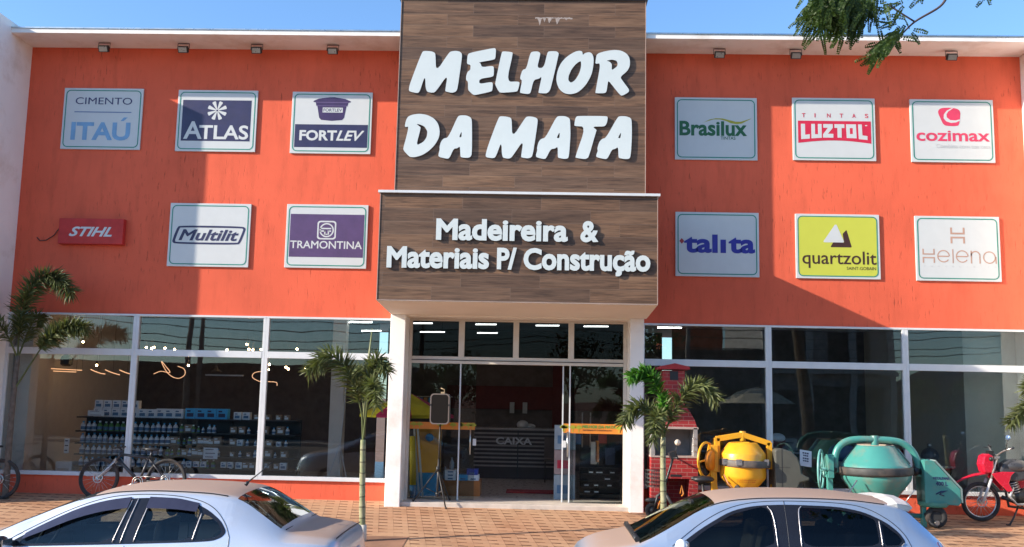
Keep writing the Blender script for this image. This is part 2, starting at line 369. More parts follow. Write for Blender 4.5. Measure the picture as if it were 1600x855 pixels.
# ------------------------------------------------------------------ lettering: outlines -> clean solid letters
from mathutils.geometry import delaunay_2d_cdt
def fill(loops, extra=()):
    """closed 2-D loops -> (verts, inside triangles, boundary edges) by the non-zero rule"""
    vs, es = [], []
    for L in loops:
        b = len(vs); n = len(L); vs += [Vector(p) for p in L]; es += [(b+i, b+(i+1) % n) for i in range(n)]
    vs += [Vector(q) for q in extra]
    V, E, F, *_ = delaunay_2d_cdt(vs, es, [], 0, 1e-5)
    def wind(c):
        w_ = 0
        for L in loops:
            for i in range(len(L)):
                a, b = L[i], L[(i+1) % len(L)]
                if (a[1] <= c.y) != (b[1] <= c.y):
                    x = a[0]+(c.y-a[1])*(b[0]-a[0])/(b[1]-a[1])
                    if x > c.x: w_ += 1 if b[1] > a[1] else -1
        return w_
    T = []; cnt = {}
    for f in F:
        c = sum((V[i] for i in f), Vector((0,0)))/len(f)
        if wind(c):
            T.append(tuple(f))
            for i in range(len(f)):
                e = (f[i], f[(i+1) % len(f)]); cnt[tuple(sorted(e))] = cnt.get(tuple(sorted(e)), [])+[e]
    B = [v[0] for v in cnt.values() if len(v) == 1]
    return [(v.x, v.y) for v in V], T, B
_tc = {}
def area(L): return sum(L[i-1][0]*L[i][1]-L[i][0]*L[i-1][1] for i in range(len(L)))
def embolden(loops, d):
    if not d: return loops
    sg = 1 if sum(area(L) for L in loops) > 0 else -1
    out = []
    for L in loops:
        L = [q for i, q in enumerate(L) if math.dist(q, L[i-1]) > 1e-5]; Q = []
        for i, b in enumerate(L):
            a, c = L[i-1], L[(i+1) % len(L)]
            n1 = Vector((b[1]-a[1], a[0]-b[0])).normalized(); n2 = Vector((c[1]-b[1], b[0]-c[0])).normalized()
            m = n1+n2
            if m.length < 1e-4: m = n1
            m.normalize(); k = min(1.6, 1/max(.3, m.dot(n1)))
            Q.append((b[0]+sg*d*k*m.x, b[1]+sg*d*k*m.y))
        out.append(Q)
    return out
def textloops(s, off=0., shear=0.):
    k = (s, off, shear)
    if k in _tc: return _tc[k]
    c = bpy.data.curves.new('t', 'FONT'); c.body = s; c.shear = shear; c.resolution_u = 4; c.fill_mode = 'NONE'
    o = bpy.data.objects.new('t', c); COL.objects.link(o)
    bpy.context.view_layer.update()
    me = o.evaluated_get(bpy.context.evaluated_depsgraph_get()).to_mesh()
    vs = [tuple(v.co[:2]) for v in me.vertices]
    nb = {}
    for e in me.edges:
        a, b = e.vertices; nb.setdefault(a, []).append(b); nb.setdefault(b, []).append(a)
    seen = set(); loops = []
    for i in range(len(vs)):
        if i in seen or i not in nb: continue
        L = [i]; seen.add(i); cur = i
        while True:
            nx = [j for j in nb[cur] if j not in seen]
            if not nx: break
            nx.sort(key=lambda j: abs(j-cur-1)); cur = nx[0]; seen.add(cur); L.append(cur)
        if len(L) > 2: loops.append([vs[j] for j in L])
    bpy.data.objects.remove(o); bpy.data.curves.remove(c)
    loops = embolden(loops, off)
    _tc[k] = loops; return loops
def bbox(loops):
    xs = [p[0] for L in loops for p in L]; ys = [p[1] for L in loops for p in L]
    return min(xs), max(xs), min(ys), max(ys)
def solid(mb, loops, y, depth=.002, mi=0, side=0, fn=None):
    """loops in (x,z) metres -> letters facing -Y with their face at y"""
    V, T, B = fill(loops)
    fn = fn or (lambda x, yy, z: (x, yy, z))
    n = len(V)
    mb.add([fn(x, y, z) for x, z in V], T, mi)
    if depth:
        mb.add([fn(x, y, z) for x, z in V]+[fn(x, y+depth, z) for x, z in V], [(a, b, b+n, a+n) for a, b in B], side)
        mb.add([fn(x, y+depth, z) for x, z in V], T, side)
def fit(s, x0, x1, base, cap, off=0., shear=0., ref='H'):
    """text scaled so that it spans x0..x1, stands on base and has capital height cap"""
    L = textloops(s, off, shear); a, b, _, _ = bbox(L); h = bbox(textloops(ref, off, 0.)); hz = h[3]-h[2]
    sx = (x1-x0)/(b-a); sz = cap/hz
    return [[(x0+(x-a)*sx, base+(z-h[2])*sz) for x, z in q] for q in L]
def text(mb, s, x0, x1, base, cap, y, off=0., shear=0., depth=.0015, mi=0, fn=None, ref='H'):
    solid(mb, fit(s, x0, x1, base, cap, off, shear, ref), y, depth, mi, mi, fn)
def chars(s, x0, x1, base, cap, off=0.):
    """one outline set per character, spaced as the font spaces them"""
    adv = 0; out = []
    q_ = bbox(textloops('x', off)); asc = bbox(textloops('d', off))[3]; H_ = bbox(textloops('H', off)); cH = H_[3]-H_[2]
    def low(z):      # taller lower case, ascenders level with the capitals
        z -= H_[2]; xh = q_[3]-q_[2]
        if z <= 0: return H_[2]+z
        return H_[2]+(z*.74*cH/xh if z <= xh else .74*cH+(z-xh)*(.26*cH)/(asc-H_[2]-xh))
    ml = bbox(textloops('l', off))[1]; h = bbox(textloops('H', off)); sz = cap/(h[3]-h[2])
    for ch in s:
        if ch == ' ': adv += .26; continue
        L = textloops(ch, off)
        if ch.islower(): L = [[(x, low(z)) for x, z in q] for q in L]
        out.append((ch, [[(x+adv, z) for x, z in q] for q in L]))
        adv += bbox(textloops(ch+'l', off))[1]-ml
    a = min(bbox(L)[0] for _, L in out); b = max(bbox(L)[1] for _, L in out); sx = (x1-x0)/(b-a)
    return [(ch, [[(x0+(x-a)*sx, base+(z-h[2])*sz) for x, z in q] for q in L]) for ch, L in out]
def chaikin(P, it=2, k=.25):
    for _ in range(it):
        Q = []
        for i in range(len(P)):
            a, b = P[i], P[(i+1) % len(P)]
            Q += [(a[0]*(1-k)+b[0]*k, a[1]*(1-k)+b[1]*k), (a[0]*k+b[0]*(1-k), a[1]*k+b[1]*(1-k))]
        P = Q
    return P
def rrect(x0, x1, z0, z1, r, n=5):
    P = []
    for cx, cz, a0 in ((x1-r, z1-r, 0), (x0+r, z1-r, 90), (x0+r, z0+r, 180), (x1-r, z0+r, 270)):
        for i in range(n+1):
            a = math.radians(a0+90*i/n); P.append((cx+r*math.cos(a), cz+r*math.sin(a)))
    return P
def ellipse(cx, cz, rx, rz, n=32, a0=0, a1=360):
    m = n if a1-a0 >= 360 else n+1
    return [(cx+rx*math.cos(math.radians(a0+(a1-a0)*i/n)), cz+rz*math.sin(math.radians(a0+(a1-a0)*i/n))) for i in range(m)]
rev = lambda P: list(reversed(P))

# ================================================================== THE SETTING
# one ground sheet to the horizon; the forecourt falls towards the street
gz = lambda y: .08*y if y < 0 else 0.0
g = MB()
g.add([(-600,-600,-.66), (600,-600,-.66), (600,600,-.66), (-600,600,-.66)], [(0,1,2,3)])
struct('ground', g, M_EARTH)
g = MB()
g.add([(-60,-27,-.62), (60,-27,-.62), (60,-5.6,-.60), (-60,-5.6,-.60)], [(0,1,2,3)])
struct('road', g, M_ASPH)
g = MB()
ys = [0.35, 0, -1, -2, -3, -4, -5, -5.35]
vs = [(x, y, gz(y) if y < .2 else 0) for y in ys for x in (-30, 30)]
g.add(vs, [(2*i, 2*i+1, 2*i+3, 2*i+2) for i in range(len(ys)-1)])
g.add([(-30,-5.35,gz(-5.35)), (30,-5.35,gz(-5.35)), (30,-5.35,-.7), (-30,-5.35,-.7)], [(0,1,2,3)])
struct('sidewalk', g, M_PAVE)
g = MB(); g.box(-30, 30, -5.5, -5.352, -.7, gz(-5.4)+.01)
struct('kerb', g, mat('kerb_concrete', (.32, .28, .24), .9, var=.2))
g = MB(); g.box(-60, 60, -30, -27, -.7, -.48)
struct('far_sidewalk', g, mat('far_concrete', (.30, .25, .21), .9, var=.2))
g = MB()     # square of bare earth round the nearest palm
g.add([(-2.62,-3.2,gz(-3.2)+.006), (-1.75,-3.2,gz(-3.2)+.006), (-1.75,-2.55,gz(-2.55)+.006), (-2.62,-2.55,gz(-2.55)+.006)], [(0,1,2,3)])
struct('planting_soil', g, M_EARTH)

# ================================================================== THE SHOP BUILDING
WX0, WX1 = -9.03, 8.16         # facade between the side walls
SOF = 7.70                     # soffit height
B = thing('shop_building', 'two storey orange hardware shop with white roof edge and brown wood clad entrance tower', 'building', (-.35, 0, 0))
W0 = 3.01; SILL = .335
def wall(x0, x1, z0, z1, name, m=M_WALL, y1=.22): MB().box(x0, x1, 0, y1, z0, z1).build(name, m, B)
wall(WX0, -2.39, W0, SOF, 'facade_wall'); wall(1.69, WX1, W0, SOF, 'facade_wall')
wall(WX0, -2.43, -.3, .30, 'plinth'); wall(1.71, WX1, -.3, .30, 'plinth')
# roof slab with its fascia and metal cap
for x0, x1 in ((WX0, -2.40), (1.69, WX1)):
    MB().box(x0, x1, -.70, .3, SOF, 7.775).build('roof_slab', M_WHITE, B)
    m = MB(); m.box(x0, x1, -.715, .4, 7.777, 7.80); m.build('roof_flashing', M_STEEL, B)
# side walls: project about a metre
for x0, x1 in ((-9.50, WX0), (WX1, 8.65)):
    MB().box(x0, x1, -1.10, 10.5, -.4, 7.90).build('side_wall', M_WHITE, B, bevel=.01)
# tower and entrance box, both clad in wood-look tile
MB().box(-2.40, 1.69, -.745, .5, 3.2, 8.33).build('entrance_tower', M_CLAD, B)
MB().box(-2.43, 1.72, -.775, .53, 8.33, 8.39).build('tower_cap', M_DARK, B)
t = MB(); t.box(-2.402, -2.392, -.757, -.745, 4.8, 8.33); t.box(1.682, 1.692, -.757, -.745, 4.8, 8.33)
t.build('corner_trim', mat('corner_trim', (.36, .26, .21), .5), B)
m = MB(); m.box(-2.43, 1.745, -1.90, -.747, 3.13, 4.76); m.build('entrance_box', M_CLAD, B)
t = MB(); t.box(-2.434, -2.424, -1.909, -1.899, 3.13, 4.76); t.box(1.739, 1.749, -1.909, -1.899, 3.13, 4.76); t.box(-2.424, 1.739, -1.907, -1.9, 3.13, 3.142)
t.build('box_corner_trim', mat('corner_trim', (.36, .26, .21), .5), B)
m = MB(); m.box(-2.46, 1.78, -1.945, -.69, 4.762, 4.80); m.build('box_flashing', M_ALU, B)
m = MB(); m.add([(-2.43,-1.9,3.127), (1.745,-1.9,3.127), (1.745,-.42,3.045), (-2.43,-.42,3.045), (-2.43,-.42,3.2), (1.745,-.42,3.2), (1.745,-1.9,3.129), (-2.43,-1.9,3.129)],
   [(0,1,2,3), (3,2,5,4), (4,5,6,7), (0,3,4,7), (1,6,5,2), (0,7,6,1)]); m.build('porch_soffit', M_CREAM, B)
MB().box(-2.426, 1.701, -.42, .25, 3.02, 3.2).build('porch_beam', M_CREAM, B)
rs = random.Random(12); st = MB()      # lime runs on the cladding
yy = -.7465; top_ = [(-.15+.62*k/24, 8.03+rs.uniform(-.006,.006)) for k in range(25)]; low_ = []
for k, (x, z) in enumerate(top_): low_.append((x, z-.012-(rs.uniform(.03,.13) if k in (2,3,6,9,10,14,15,20) else rs.uniform(0,.015))))
st.add([(x, yy, z) for x, z in top_]+[(x, yy, z) for x, z in low_], [(k, k+1, 26+k, 25+k) for k in range(24)])
st.build('lime_stain', mat('lime_stain', (.33,.27,.24), .9, var=.3, vs=30), B)
for x0, x1 in ((-2.43, -2.18), (1.475, 1.705)):
    m = MB(); m.box(x0, x1, -.46, .02, -.3, 3.05); m.build('pillar', M_WHITE, B, bevel=.012)
MB().box(-2.18, 1.475, -.40, .6, -.3, -.005+.04).build('door_step', mat('step_stone', (.55, .47, .40), .6), B, bevel=.008)

# shop windows: frame of posts, transom and sill, with a pane in each opening
def window_band(posts, tz=(2.305, 2.415)):
    for i in range(len(posts)-1):
        a, b = posts[i], posts[i+1]
        f = MB(); pw = .05
        f.box(a, a+pw, -.03, .06, SILL+.03, W0-.035); f.box(b-pw, b-.001, -.03, .06, SILL+.03, W0-.035)
        f.box(a, b-.001, -.032, .06, W0-.035, W0-.001)
        f.box(a+pw, b-pw, -.034, .06, tz[0], tz[1])
        f.box(a, b-.001, -.045, .10, SILL-.034, SILL+.03)
        fo = f.build('window_frame', M_ALU, B, bevel=.004)
        for z0, z1 in ((SILL+.03, tz[0]), (tz[1], W0-.035)):
            MB().box(a+pw-.004, b-pw+.004, .012, .020, z0-.004, z1+.004).build('pane', M_GLASS, fo)
window_band([WX0+.001, -6.82, -4.60, -2.435]); window_band([1.71, 3.81, 6.055, WX1-.001])
# entrance: four fanlights over sliding glass doors
dx0, dx1 = -2.178, 1.473
f = MB(); f.box(dx0, dx0+.05, 0, .10, .03, 3.02); f.box(dx1-.06, dx1, 0, .10, .03, 3.02)
f.box(dx0+.05, dx1-.06, .002, .10, 2.275, 2.392); f.box(dx0+.05, dx1-.06, .002, .1, 2.985, 3.019)
for x in (-1.297, -.382, .541): f.box(x-.048, x+.048, .002, .10, 2.392, 2.985)
ef = f.build('entrance_frame', mat('painted_frame', (.60, .54, .47), .5, var=.04), B, bevel=.004)
m = MB(); m.box(dx0+.052, dx1-.062, -.012, .002, 2.325, 2.338); m.build('rail_groove', M_DARK, ef)
xs = [dx0+.05, -1.345, -1.249, -.43, -.334, .493, .589, dx1-.06]
for i in range(0, 8, 2): MB().box(xs[i]-.003, xs[i+1]+.003, .05, .058, 2.389, 2.988).build('pane', M_GLASST, ef)
def sticker(x0, x1, z0, z1, y, parent, txt):
    s = MB(); s.box(x0, x1, y-.003, y, z0, z1)
    so = s.build('sticker_band', mat('sticker_orange', (.60, .20, .022), .5, var=.1), parent)
    s = MB(); s.box(x0, x1, y-.004, y-.003, z0, z0+.028); 
    h = z1-z0
    if txt:
        w_ = x1-x0
        tx = MB(); text(tx, 'MELHOR DA MATA', x0+.24*w_, x0+.86*w_, z0+.55*h, .30*h, y-.006, .02, .25); tx.build('lettering', mat('sticker_green', (.015, .26, .05), .5), so)
        tx = MB(); text(tx, 'MATERIAIS P/ CONSTRUÇÃO', x0+.26*w_, x0+.80*w_, z0+.28*h, .13*h, y-.006, .01); tx.build('lettering', M_BROWN, so)
    tx = MB()
    for cx in ((.07, .18, .93) if txt else (.08, .20, .62, .88)):
        X = x0+cx*(x1-x0)
        for q in range(5):
            a = math.radians(30+30*q); tx.add([(X, y-.006, z0+.45*h), (X+.05*math.cos(a-.3), y-.006, z0+.45*h+.05*math.sin(a-.3)), (X+.07*math.cos(a), y-.006, z0+.45*h+.07*math.sin(a)), (X+.05*math.cos(a+.3), y-.006, z0+.45*h+.05*math.sin(a+.3))], [(0,1,2,3)])
        tx.box(X-.006, X+.006, y-.006, y-.005, z0+.12*h, z0+.48*h)
    tx.build('palm_emblem', mat('sticker_yellowgreen', (.35, .36, .03), .5), so)
# fixed left pane, two sliding leaves pushed aside, fixed right pane
def leaf(x0, x1, y, name, m=M_GLASSD, st=None, txt=True, handle=None, lock=None, edge=()):
    o = MB().box(x0, x1, y, y+.01, .045, 2.285).build(name, m, B)
    for x in edge: MB().box(x-.011, x+.011, y-.006, y+.016, .04, 2.28).build('edge_profile', M_ALU, o)
    if st: sticker(x0+.004, x1-.004, st[0], st[1], y-.001, o, txt)
    if handle:
        h = MB(); h.cyl((handle, y-.05, .78), (handle, y-.05, 1.19), .013, 10)
        for z in (.84, 1.13): h.cyl((handle, y-.05, z), (handle, y+.0, z), .008, 8)
        h.build('handle', M_STEEL, o)
    if lock: MB().box(lock, lock+.055, y-.02, y+.03, .93, 1.04).build('lock', M_ALU, o)
    return o
leaf(dx0+.05, -1.30, .03, 'glass_panel', st=(1.185, 1.30), txt=False, edge=(-1.30,))
leaf(-1.32, -1.035, .06, 'door', st=(1.185, 1.30), txt=False, handle=-1.11, lock=-1.07)
leaf(.406, .60, .06, 'door', st=(1.17, 1.32), txt=False, handle=.50, lock=.42, edge=(.416,))
leaf(.52, dx1-.06, .03, 'glass_panel', st=(1.165, 1.325), edge=(.53,))

# ------------------------------------------------------------------ the inside of the shop (seen through the glass)
RY = 9.0
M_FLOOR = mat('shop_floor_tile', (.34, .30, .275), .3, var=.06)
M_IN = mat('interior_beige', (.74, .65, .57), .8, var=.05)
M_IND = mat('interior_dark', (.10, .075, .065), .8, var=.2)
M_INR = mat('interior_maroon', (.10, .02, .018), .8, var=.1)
MB().box(WX0, WX1, .22, RY, -.1, .02).build('shop_floor', M_FLOOR, B)
MB().box(WX0, WX1, .22, RY, 3.36, 3.5).build('shop_ceiling', mat('shop_ceiling', (.74, .66, .62), .8, var=.05), B)
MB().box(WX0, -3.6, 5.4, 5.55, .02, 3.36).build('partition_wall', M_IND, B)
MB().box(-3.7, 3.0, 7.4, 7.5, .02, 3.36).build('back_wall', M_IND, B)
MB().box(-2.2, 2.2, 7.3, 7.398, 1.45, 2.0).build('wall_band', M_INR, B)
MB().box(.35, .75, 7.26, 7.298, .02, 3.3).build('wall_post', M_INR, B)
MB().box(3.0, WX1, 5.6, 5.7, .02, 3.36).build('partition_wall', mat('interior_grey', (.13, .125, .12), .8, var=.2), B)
MB().box(WX0+.001, WX0+.03, .25, 5.4, .02, 3.36).build('interior_lining', M_IN, B)
MB().box(WX1-.9, WX1-.001, .6, 5.6, .02, 3.36).build('interior_column_wall', mat('interior_pale', (.50, .50, .44), .8, var=.04), B)
for x in (-3.75,): MB().box(x, x+.24, 1.3, 1.54, .02, 3.36).build('interior_column', M_IN, B, bevel=.005)
MB().box(WX0+.0, WX0+.32, .25, .45, .02, 3.36).build('interior_column', M_IN, B, bevel=.005)

# ------------------------------------------------------------------ street scene behind the camera (it shows in the glass)
def block(name, label, x0, x1, y, h, m, mr, roof='flat', d=9, wins=()):
    t_ = thing(name, label, 'building', ((x0+x1)/2, y, -.5))
    MB().box(x0, x1, y-d, y, -.66, h).build('wall', m, t_)
    if roof == 'gable':
        r = MB(); c = (x0+x1)/2
        r.prism([(x0-.5, h-.12), (x1+.5, h-.12), (c, h+1.6)], y-d-.3, y+.6)
        r.build('roof', mr, t_)
    else: MB().box(x0-.15, x1+.15, y-d-.1, y+.12, h+.002, h+.25).build('roof', mr, t_)
    for a, b, c, e in wins: MB().box(a, b, y+.003, y+.05, c, e).build('window', M_DARK, t_)
    return t_
M_FARW = mat('far_wall_grey', (.13, .12, .12), .9, var=.2)
M_FART = mat('far_roof_tile', (.16, .05, .035), .9, var=.3)
YO = -31
block('far_warehouse', 'long low dark warehouse across the street facing the left windows', -40, -6.2, YO, 2.9, mat('far_dark_wall', (.045,.042,.045), .9, var=.3), M_DARK, wins=((-30,-27,.2,2.0),(-20,-17,.2,2.0),(-12,-10,.2,2.0)))
block('far_shop', 'low dark roofed shop across the street', 5.6, 10.3, YO+2, 3.9, M_FARW, M_DARK, wins=((6.2,7.6,.2,2.2),(8.2,9.8,.2,2.4)))
block('far_building', 'tall orange block behind the low shop across the street', 7.8, 11.2, YO-12, 9.5, mat('far_orange', (.50,.11,.04), .9), M_DARK, d=6)
fb = block('far_building', 'tall grey block across the street with dark windows', 10.8, 17.2, YO, 8.6, mat('far_wall_light', (.30,.28,.27), .9, var=.25), M_DARK, wins=((11.4,12.6,.2,2.4),(13.2,16.6,.2,2.6),(11.5,13,3.6,5.2),(14,16,3.6,5.2)))
M_LEDGE = mat('far_ledge', (.50,.47,.44), .9)
for z in (3.15, 5.6, 8.2): MB().box(10.7, 17.3, YO+.003, YO+.35, z, z+.18).build('ledge', M_LEDGE, fb)
for x in (10.8, 12.9, 15.0, 16.9): MB().box(x, x+.3, YO+.004, YO+.2, -.6, 8.2).build('pilaster', M_LEDGE, fb)
MB().box(13.3, 16.5, YO+.36, YO+.42, 5.9, 6.9).build('sign_board', mat('far_sign', (.16,.03,.03), .7), fb)
pr = thing('far_parasol', 'pale beige parasol on the pavement across the street', 'parasol', (9.6, -26.5, -.48))
m = MB(); m.lathe([(1.7,2.0),(.9,2.5),(.02,2.75)], (9.6,-26.5,-.3), n=8, sm=False); m.build('canopy', mat('far_parasol', (.55,.48,.36), .8), pr)
m = MB(); m.cyl((9.6,-26.5,-.5), (9.6,-26.5,2.4), .03, 8); m.build('pole', M_DARK, pr)
block('far_house', 'low house with a dark red tiled roof across the street', 18.0, 24.5, YO+2, 2.1, M_FARW, M_FART, 'gable')
def leafmat(name, c, back=.35):
    if name in _cache: return _cache[name]
    m, t, p = newmat(name); setp(p, rough=.55, spec=.3)
    f = _noise(t, _coord(t), 3.5, 3)
    col = _mix(t, _ramp(t, f, .3, .7), tuple(x*.6 for x in c), tuple(x*1.3 for x in c))
    t.links.new(col, p.inputs['Base Color'])
    o = t.nodes['Material Output']; mx = _n(t, 'ShaderNodeMixShader'); tl = _n(t, 'ShaderNodeBsdfTranslucent')
    tc = _mix(t, 1.0, col, (1.9, 2.0, .9), 'MULTIPLY'); t.links.new(tc, tl.inputs[0]); mx.inputs[0].default_value = back
    t.links.new(p.outputs[0], mx.inputs[1]); t.links.new(tl.outputs[0], mx.inputs[2]); t.links.new(mx.outputs[0], o.inputs[0])
    _cache[name] = m; return m
M_LEAF = leafmat('far_foliage', (.035, .075, .018))
M_BARK = mat('bark', (.10, .075, .055), .9, var=.4, vs=12, bump=.5)

def far_tree(x, y, h, r, seed, label):
    rd = random.Random(seed); t_ = thing('far_tree', label, 'tree', (x, y, -.5), 'trees across the street')
    m = MB(); m.tube([(x,y,-.66), (x+.1,y,h*.3), (x-.05,y+.1,h*.6)], [.17,.13,.07], 8)
    for i in range(6):
        a = rd.uniform(0, 6.3); m.tube([(x,y,h*.35), (x+r*.6*math.cos(a), y+r*.6*math.sin(a), h*.75)], [.07,.02], 5)
    m.build('trunk', M_BARK, t_)
    c = MB(); cl = [(x+rd.gauss(0,r*.5), y+rd.gauss(0,r*.5), h*.72+rd.gauss(0,h*.13)) for _ in range(16)]
    for _ in range(900):
        q = rd.choice(cl); p = Vector((q[0]+rd.gauss(0,.36), q[1]+rd.gauss(0,.36), q[2]+rd.gauss(0,.3)))
        a = Vector((rd.gauss(0,1), rd.gauss(0,1), rd.gauss(0,1))).normalized(); b = a.orthogonal().normalized()
        c.add([p-.13*a, p+.07*b, p+.13*a, p-.07*b], [(0,1,2,3)])
    c.build('crown', M_LEAF, t_)
far_tree(-4.2, -29, 3.6, 1.2, 1, 'round leafy tree across the street facing the entrance')
far_tree(-2.0, -31, 4.0, 1.3, 2, 'wider leafy tree across the street facing the entrance')
far_tree(5.0, -28, 6.4, 1.1, 3, 'tall dark tree across the street beside the low shop')
far_tree(-11, -33, 3.0, 1.2, 4, 'low bushy tree across the street beside the pale house')
far_tree(1.6, -30, 4.6, 1.4, 5, 'spreading tree across the street opposite the right pillar')
for x, lab in ((-14.7, 'concrete utility pole across the street, the thicker of a close pair'), (-14.2, 'thin utility pole across the street, beside a thicker one'), (-4.9, 'utility pole with a crossarm across the street opposite the entrance'), (6.2, 'utility pole with a crossarm across the street by the low shop')):
    t_ = thing('utility_pole', lab, 'pole', (x, -24, -.5), 'poles across the street')
    m = MB(); m.cyl((x,-24,-.66), (x,-24,8.6), .14 if x < -14.5 else .10, 10, r2=.08); m.build('pole', mat('pole_concrete', (.22,.2,.18), .9), t_)
    m = MB(); m.box(x-.9, x+.9, -24.09, -23.99, 6.6, 6.7); m.box(x-.7, x+.7, -24.09, -23.99, 5.5, 5.58); m.build('crossarm', M_DARK, t_)
for k, (z, s) in enumerate(((6.75,.5),(6.74,.7),(5.6,.5),(5.62,.8),(5.0,.6),(4.8,.9),(4.3,.7),(4.1,1.0))):
    m = MB(); P = []
    for i in range(61):
        u = i/60; x = -40+80*u; q = (u*4) % 1; P.append((x, -24.1-.12*k, z-s*4*q*(1-q)*.5))
    o = m.tube(P, .018, 5).build('overhead_cable', M_BLACK)
    tag(o, 'black overhead cable strung between the poles across the street', 'cable', 'overhead cables')

# ================================================================== THE BIG LETTERING
YT = -.745-.037
S1 = thing('lettering_sign', 'large white brush style letters on the wood clad tower', 'sign', (-.35, -.75, 5.9))
M_LETTER = mat('letter_white', (.56, .60, .59), .45, var=.02)
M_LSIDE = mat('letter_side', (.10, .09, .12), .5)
for n, (a, b) in LET.items():
    m = MB(); solid(m, [chaikin(a, 2, .22)]+([rev(chaikin(b, 2, .18)) if True else b] if b else []), YT, .034, 0, 1)
    m.build('letter', [M_LETTER, M_LSIDE], S1)
S2 = thing('lettering_sign', 'bold upright white letters in two lines on the entrance box', 'sign', (-.35, -1.92, 4.0))
for s, x0, x1, z in (('Madeireira', -1.567, .407, 4.05), ('&', .592, .862, 4.05), ('Materiais', -2.295, -.762, 3.62), ('P/', -.645, -.35, 3.62), ('Construção', -.25, 1.634, 3.62)):
    for ch, L in chars(s, x0, x1, z, .325, .038):
        m = MB(); solid(m, L, -1.938, .030, 0, 1); m.build('letter', [M_LETTER, M_LSIDE], S2)

# ================================================================== THE BRAND SIGNS
SW, SH, SD = 1.40, 1.097, .03
def sign(label, x, z, draw, face=M_SIGNW):
    z += 1.73
    s = thing('wall_sign', label, 'sign', (x+SW/2, -.02, z-SH), 'square advertising signs on the facade')
    p = MB(); p.box(x, x+SW, -SD, .0, z-SH, z); p.build('panel', M_SIGNW, s, bevel=.004)
    y = -SD-.0015
    if face is not M_SIGNW:
        f = MB(); solid(f, [rrect(x+.045, x+SW-.045, z-SH+.045, z-.045, .07)], y, .001); f.build('face', face, s)
    b = MB(); solid(b, [rrect(x+.035, x+SW-.035, z-SH+.035, z-.035, .08), rev(rrect(x+.052, x+SW-.052, z-SH+.052, z-.052, .065))], y-.0012, .0012); b.build('border', M_GREEN, s)
    U = lambda u: x+u*SW                 # u: 0..1 from the left, v: 0..1 from the top
    V = lambda v: z-v*SH
    class D:
        yy = y-.0006
        def shape(self, loops, m, name='emblem', lift=0):
            q = MB(); solid(q, [[(U(a), V(b)) for a, b in (L if k == 0 else L)] for k, L in enumerate(loops)], self.yy-lift*.001, .0008); return q.build(name, m, s)
        def low(self, t, u0, u1, base, cap, m, off=0., lift=1):
            q = MB()
            for ch, L in chars(t, U(u0), U(u1), V(base), cap*SH, off): solid(q, L, self.yy-lift*.001, .0008)
            return q.build('lettering', m, s)
        def text(self, t, u0, u1, base, cap, m, off=0., shear=0., name='lettering', lift=1, ref='H'):
            q = MB(); text(q, t, U(u0), U(u1), V(base), cap*SH, self.yy-lift*.001, off, shear, .0008, ref=ref); return q.build(name, m, s)
    draw(D()); return s
R = lambda a, b, c, d: [(a, b), (c, b), (c, d), (a, d)]
def sg_cement(d):
    d.text('CIMENTO', .15, .865, .265, .11, mat('sign_violet', (.03,.025,.10), .5), .0)
    d.shape([R(.145, .385, .865, .400)], mat('sign_steelblue', (.10,.16,.32), .5), 'rule')
    d.text('ITAU', .12, .865, .85, .29, M_LBLUE, .034)
    d.shape([[(.735,.535), (.775,.475), (.825,.475), (.775,.535)]], M_LBLUE, 'accent')
def sg_star(d):
    d.shape([R(.065, .165, .925, .83)], M_NAVY, 'field')
    for k in range(8):
        a = math.radians(22.5+45*k); c, q = math.cos(a), math.sin(a); L = []
        for r, wd in ((.012, .005), (.07, .016), (.112, .024), (.122, .016), (.122, -.016), (.112, -.024), (.07, -.016), (.012, -.005)):
            L.append((.50+(r*c-wd*q), .335+(r*q+wd*c)*SW/SH))
        d.shape([L], M_SIGNW, 'star_ray', 1)
    d.text('A', .095, .325, .80, .285, M_SIGNW, .022)
    d.text('TLAS', .29, .905, .80, .225, M_SIGNW, .022)
def sg_tank(d):
    tank = [(.27,.145), (.33,.11), (.47,.085), (.53,.085), (.66,.11), (.73,.15), (.735,.165), (.70,.17), (.695,.215), (.68,.225), (.655,.42), (.63,.455), (.5,.47), (.37,.455), (.345,.42), (.315,.225), (.30,.215), (.295,.17), (.265,.165)]
    d.shape([tank], mat('tank_plum', (.045,.022,.085), .4), 'tank_picture')
    d.shape([R(.29, .165, .71, .175)], mat('tank_rim', (.14,.09,.2), .4), 'tank_rim', 1)
    d.shape([R(.30, .222, .695, .230)], mat('tank_rim', (.14,.09,.2), .4), 'tank_rim', 1)
    d.shape([R(.385, .255, .635, .335)], M_SIGNW, 'tank_label', 1)
    d.text('FORTLEV', .395, .625, .320, .05, M_NAVY, .015, lift=2)
    d.shape([R(.05, .53, .955, .90)], M_NAVY, 'field')
    d.text('FORT', .11, .575, .79, .165, M_SIGNW, .034)
    d.text('LEV', .565, .915, .79, .165, M_SIGNW, .026, .35)
def sg_slant(d):
    o = [(.135,.355), (.905,.355), (.945,.385), (.945,.42), (.89,.625), (.85,.65), (.085,.65), (.05,.62), (.05,.585), (.10,.385)]
    i = [(.145,.385), (.895,.385), (.915,.40), (.915,.42), (.865,.605), (.845,.62), (.10,.62), (.085,.605), (.085,.58), (.13,.40)]
    d.shape([chaikin(o, 2), rev(chaikin(i, 2))], M_NAVY, 'frame')
    d.text('Multilit', .125, .865, .59, .175, M_NAVY, .026, .3)
